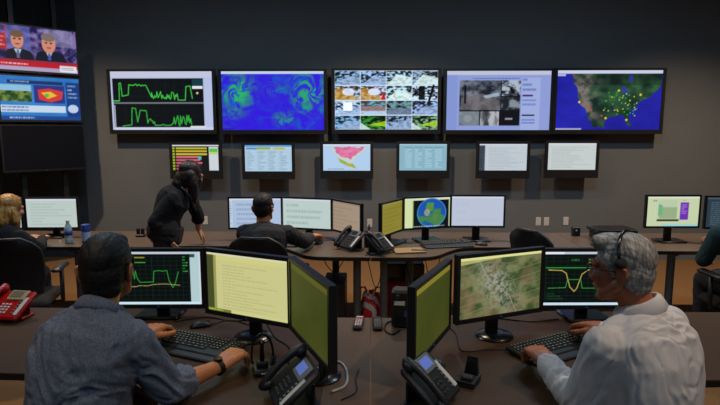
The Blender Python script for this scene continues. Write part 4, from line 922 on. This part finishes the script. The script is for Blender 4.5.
def collar(par, H, J, m, r=.066, h=.046, gap=.35):
    ax = nrm(H(0, -.02, -.06)-J['c7']+V(0, 0, .02)); f = H.R[:, 1]/H.sc; f = nrm(J['front']) if 'front' in J else f; f = nrm(f-ax*(f@ax)); rt = np.cross(f, ax); c = J['c7']-ax*.004
    out, inn = [], []
    an = np.linspace(PI/2+gap, PI/2+2*PI-gap, 34)
    def P(rr, z, a): return c+rt*math.cos(a)*rr+f*math.sin(a)*rr*1.02+ax*z
    rings = []
    for a in an:
        d = .012*math.cos(a-PI/2)   # lower at the front
        rings.append([P(r, -.02-d, a), P(r-.002, h-d*1.2, a), P(r+.004, h+.004-d*1.2, a), P(r+.013, h-.006-d*1.2, a), P(r+.024, .0-d, a), P(r+.014, -.012-d, a)])
    obj('collar', MB().loft(rings), m, par, smooth=True, world=True)
def hair(par, H, m, parts, vox, amp, fr, name='hair', flow=None):
    mb = MB()
    for p in parts:
        if p[0] == 'e': H.ell(mb, p[1], p[2])
        else: H.tube(mb, p[1], p[2], 14)
    def disp(v):
        q = H.loc(v); a = np.arctan2(q[:, 0], q[:, 2]+.03) if flow != 'down' else np.arctan2(q[:, 0], q[:, 1])
        s = np.stack([a*fr, (q[:, 1] if flow != 'down' else q[:, 2])*22], -1)
        return amp*(fbm(s+40, 3)-.5)*2+amp*.8*(fbm(q*55+9, 2)-.5)
    me = remesh(mb, vox, 2, disp); me.transform(Matrix.Translation(-Vector(par.location))); return obj(name, me, m, par)
SHORT = [('e', (0, -.020, .042), (.080, .098, .086)), ('e', (0, -.045, .0), (.074, .068, .085)), ('e', (0, .03, .088), (.058, .045, .034)), ('t', [(-.074, .018, .03), (-.074, .02, .0)], [.009, .006]), ('t', [(.074, .018, .03), (.074, .02, .0)], [.009, .006])]

# --- man in the slate shirt, front left
J = dict(pel=(-1.035, 1.72, .56), c7=(-.975, 1.855, 1.115), shL=(-1.135, 1.885, 1.015), shR=(-.838, 1.80, 1.025), elR=(-.745, 1.87, .815), hs=1.2, wrR=(-.612, 2.085, .806), hfR=(.48, .88, .20), hfL=(.32, .92, .14), curlR=(.6, .55, .35), curlL=(.55, .55, .35),
         elL=(-1.16, 2.09, .86), wrL=(-1.035, 2.33, .829), head=(-.972, 1.93, 1.25), face=(-.12, .98, -.06), kneeR=(-.78, 2.12, .56), kneeL=(-1.0, 2.18, .56), ankR=(-.78, 2.14, .10), ankL=(-1.02, 2.2, .10), lh=(.96, -.28, 0), bend=.05, front=(.35, .93, 0))
t, H, so, J = person('man with short dark hair in a slate blue rolled-sleeve shirt, typing', J, shirt='denim', skin='skinA', vox=.0036, sleeve='rolled', wd=(.55, .1, -.8), wamp=.0125, trousers='khaki', headsc=1.09)
collar(so, H, J, M['denim'], .064, .03)
hair(t, H, M['hairD'], SHORT+[('e', (0, -.055, -.05), (.064, .045, .045))], .0045, .003, 14)
w = MB(); wa = nrm(J['hfR']); c = J['wrR']-wa*.012; w.tube([c-wa*.010, c+wa*.010], .0335, 22)
wo = obj('wristwatch', w, M['black'], t, world=True, auto=40)
obj('dial', MB().tube([c+V(0, 0, .030), c+V(0, 0, .040)], .018, 20), M['gloss'], wo, world=True, auto=40)

# --- grey-haired man in the white shirt, front right
J = dict(pel=(.97, 1.76, .56), c7=(.942, 1.84, 1.13), shL=(.79, 1.75, 1.035), shR=(1.085, 1.925, 1.05), elL=(.735, 1.80, .815), wrL=(.708, 2.10, .832), hfL=(-.16, .97, .10), hs=1.17, hfR=(-.45, .88, -.1), elR=(1.13, 2.14, .88), wrR=(1.07, 2.40, .856),
         head=(.886, 1.87, 1.275), face=(-.70, .70, -.10), kneeR=(.93, 2.2, .56), kneeL=(.72, 2.08, .56), ankR=(.92, 2.22, .10), ankL=(.70, 2.1, .10), lh=(.83, .55, 0), bend=.045, front=(-.55, .83, 0), curlL=(.55, .5, .3))
t, H, so, J = person('grey-haired man in glasses, headset and white shirt, typing', J, shirt='white', skin='skinB', vox=.0036, wd=(-.25, .2, -.95), wamp=.0075, headsc=1.04)
collar(so, H, J, M['white'], .068, .042)
hair(t, H, M['hairG'], [('e', (0, -.016, .042), (.079, .094, .084)), ('e', (0, -.040, .0), (.072, .062, .080)), ('e', (0, .040, .090), (.060, .056, .034)), ('t', [(-.04, .062, .098), (.0, .08, .094), (.04, .066, .088)], [.022, .020, .020]), ('t', [(.03, .07, .092), (.012, .105, .076)], [.018, .006]),
    ('t', [(-.071, .02, .05), (-.073, .002, -.008)], [.013, .008]), ('t', [(.071, .02, .05), (.073, .002, -.008)], [.013, .008]), ('e', (0, -.052, -.045), (.058, .038, .040))], .0042, .0034, 20)
hs = obj('headset', (lambda mb: (H.tube(mb, [(.089*math.cos(a), -.026+.012*math.sin(a), .036+.094*math.sin(a)) for a in np.linspace(-.02, PI+.02, 24)], [.0055]*24, 8), mb)[1])(MB()), M['gloss'], t, smooth=True, world=True)
for q in (-1, 1): e = MB(); H.tube(e, [(q*.078, -.026, .036), (q*.094, -.026, .034)], [.018, .016], 16); obj('ear_cushion', e, M['chair'], hs, smooth=True, world=True)
e = MB(); H.tube(e, [(.092, -.012, .03), (.092, .05, -.02), (.06, .1, -.055)], [.0035, .003, .005], 8); obj('microphone_boom', e, M['black'], hs, smooth=True, world=True)
gl = MB()
for q in (-1, 1):
    H.tube(gl, [(q*(.031+.023*math.cos(a)), .104-.006*abs(math.cos(a)), .0+.018*math.sin(a)) for a in np.linspace(0, 2*PI, 20)], [.0016]*20, 6); H.tube(gl, [(q*.053, .098, .006), (q*.078, .05, .008), (q*.082, -.01, .006)], [.0018]*3, 6)
H.tube(gl, [(-.009, .108, .004), (.009, .108, .004)], [.0016]*2, 6)
obj('glasses', gl, M['black'], t, smooth=True, world=True)
ri = MB(); c = J['wrL']+nrm(J['hfL'])*.112*1.0; rt = np.cross(nrm(J['hfL']), (0, 0, 1))*-1
ri.tube([c+rt*.012-nrm(J['hfL'])*.004-V(0, 0, .006), c+rt*.012+nrm(J['hfL'])*.004-V(0, 0, .008)], .0125, 16); obj('ring', ri, M['gold'], t, world=True)

# --- seated man in charcoal, back desk
J = dict(pel=(-.85, 4.20, .56), c7=(-.87, 4.32, .985), shL=(-1.03, 4.33, .925), shR=(-.68, 4.31, .925), elR=(-.57, 4.48, .82), wrR=(-.53, 4.69, .82), hfR=(.55, .85, .06), elL=(-1.06, 4.52, .82), wrL=(-.98, 4.67, .83), hfL=(.2, .98, .06),
         head=(-.877, 4.36, 1.128), face=(.15, .98, -.08), kneeR=(-.8, 4.62, .54), kneeL=(-1.02, 4.62, .54), ankR=(-.8, 4.64, .10), ankL=(-1.02, 4.64, .10), lh=(1, -.1, 0), bend=.03, front=(.1, .99, 0))
t, H, so, J = person('seated man in a charcoal shirt at the back desk, seen from behind', J, shirt='charcloth', skin='skinA', vox=.006, wamp=.005)
hair(t, H, M['hairD'], SHORT, .007, .003, 12)

# --- standing woman leaning on the back desk
J = dict(pel=(-1.73, 4.32, .90), c7=(-1.625, 4.40, 1.305), shL=(-1.60, 4.52, 1.24), shR=(-1.66, 4.27, 1.24), elL=(-1.49, 4.62, 1.01), wrL=(-1.50, 4.70, .81), hfL=(.35, .35, -.75), huL=(.8, .3, .5), elR=(-1.745, 4.18, 1.04), wrR=(-1.635, 4.22, .865), hfR=(.3, .3, -.9), huR=(-.6, -.5, .2),
         head=(-1.555, 4.43, 1.428), face=(.62, .74, -.30), kneeR=(-1.72, 4.22, .48), kneeL=(-1.70, 4.40, .48), ankR=(-1.76, 4.22, .09), ankL=(-1.74, 4.40, .09), lh=(.35, -.93, 0), bend=.06, foot=(.9, .4, 0))
for k_ in ('pel', 'c7', 'shL', 'shR', 'elR', 'wrR', 'head', 'kneeR', 'kneeL', 'ankR', 'ankL'): J[k_] = (J[k_][0]+.035, J[k_][1], J[k_][2])
J['head'] = (J['head'][0]+.03, 4.44, 1.385); J['c7'] = (J['c7'][0]+.02, 4.40, 1.275); J['shR'] = (-1.60, 4.27, 1.215); J['shL'] = (-1.545, 4.52, 1.215); J['wrR'] = (-1.62, 4.21, .90); J['wrL'] = (-1.535, 4.70, .885); J['elL'] = (-1.50, 4.60, 1.02)
t, H, so, J = person('woman with long dark hair in black, leaning over the back desk', J, fem=True, shirt='blackcloth', skin='skinC', vox=.006, wamp=.004, sleeve='rolled', rolled=.3)
hair(t, H, M['hairW'], [('e', (0, -.022, .044), (.083, .102, .088)), ('e', (0, -.045, -.02), (.084, .075, .10)), ('t', [(-.02, -.07, -.02), (-.02, -.085, -.1), (.0, -.05, -.22)], [.06, .058, .03]), ('t', [(.05, -.045, .0), (.072, -.01, -.08), (.07, .025, -.17), (.065, .05, -.26)], [.05, .046, .042, .016]), ('t', [(.06, .02, .05), (.076, .04, -.03), (.07, .06, -.12)], [.022, .022, .012]), ('t', [(-.055, -.04, -.02), (-.07, -.02, -.1), (-.07, .0, -.17)], [.045, .038, .014]), ('e', (0, .03, .09), (.055, .045, .03))], .007, .005, 14, flow='down')
lan = MB(); lan.tube([J['c7']+V(.03, -.07, .03), J['c7']+V(.10, -.06, -.05), J['c7']+V(.13, -.02, -.18)], .004, 6); obj('lanyard', lan, mat('grey_ribbon', (110, 105, 98), .8), t, smooth=True, world=True)

# --- blonde woman at the far left desk
J = dict(pel=(-2.83, 4.10, .56), c7=(-2.91, 4.20, .985), shL=(-3.06, 4.25, .92), shR=(-2.81, 4.17, .92), elR=(-2.76, 4.34, .79), wrR=(-2.86, 4.57, .825), hfR=(-.3, .9, .06), elL=(-3.1, 4.4, .82), wrL=(-3.0, 4.58, .825), hfL=(.2, .95, .06),
         head=(-2.905, 4.25, 1.125), face=(.30, .93, -.15), kneeR=(-2.84, 4.5, .54), kneeL=(-3.04, 4.46, .54), ankR=(-2.84, 4.5, .10), ankL=(-3.04, 4.46, .10), lh=(.97, .25, 0), bend=.03)
t, H, so, J = person('blonde woman in black seated at the far left desk', J, fem=True, shirt='blackcloth', skin='skinC', vox=.007, wamp=.004)
hair(t, H, M['hairB'], [('e', (0, -.022, .044), (.086, .104, .09)), ('e', (0, -.045, -.02), (.088, .078, .105)), ('t', [(0, -.07, -.02), (0, -.085, -.12), (.0, -.07, -.19)], [.075, .07, .03]), ('t', [(.06, -.04, -.02), (.075, -.01, -.10), (.07, .02, -.19)], [.045, .04, .014]), ('t', [(-.06, -.04, -.02), (-.075, -.01, -.10), (-.07, .02, -.19)], [.045, .04, .014]), ('e', (0, .03, .09), (.055, .045, .03))], .007, .006, 12, flow='down')

# --- person in dark teal at the right edge
J = dict(pel=(2.88, 4.02, .58), c7=(2.83, 4.12, 1.06), shL=(2.66, 4.10, .98), shR=(2.99, 4.16, .98), elL=(2.62, 4.20, .76), wrL=(2.72, 4.38, .70), hfL=(.5, .7, -.1), elR=(3.06, 4.36, .85), wrR=(2.98, 4.58, .83), hfR=(-.3, .9, .06),
         head=(2.82, 4.17, 1.205), face=(-.2, .95, -.1), kneeR=(2.9, 4.46, .54), kneeL=(2.75, 4.40, .54), ankR=(2.93, 4.48, .10), ankL=(2.77, 4.42, .10), lh=(.98, .2, 0), bend=.03)
t, H, so, J = person('person in a dark teal shirt seated at the right edge', J, shirt='teal', skin='skinC', vox=.007, wamp=.004)
hair(t, H, M['hairD'], SHORT, .007, .003, 12)
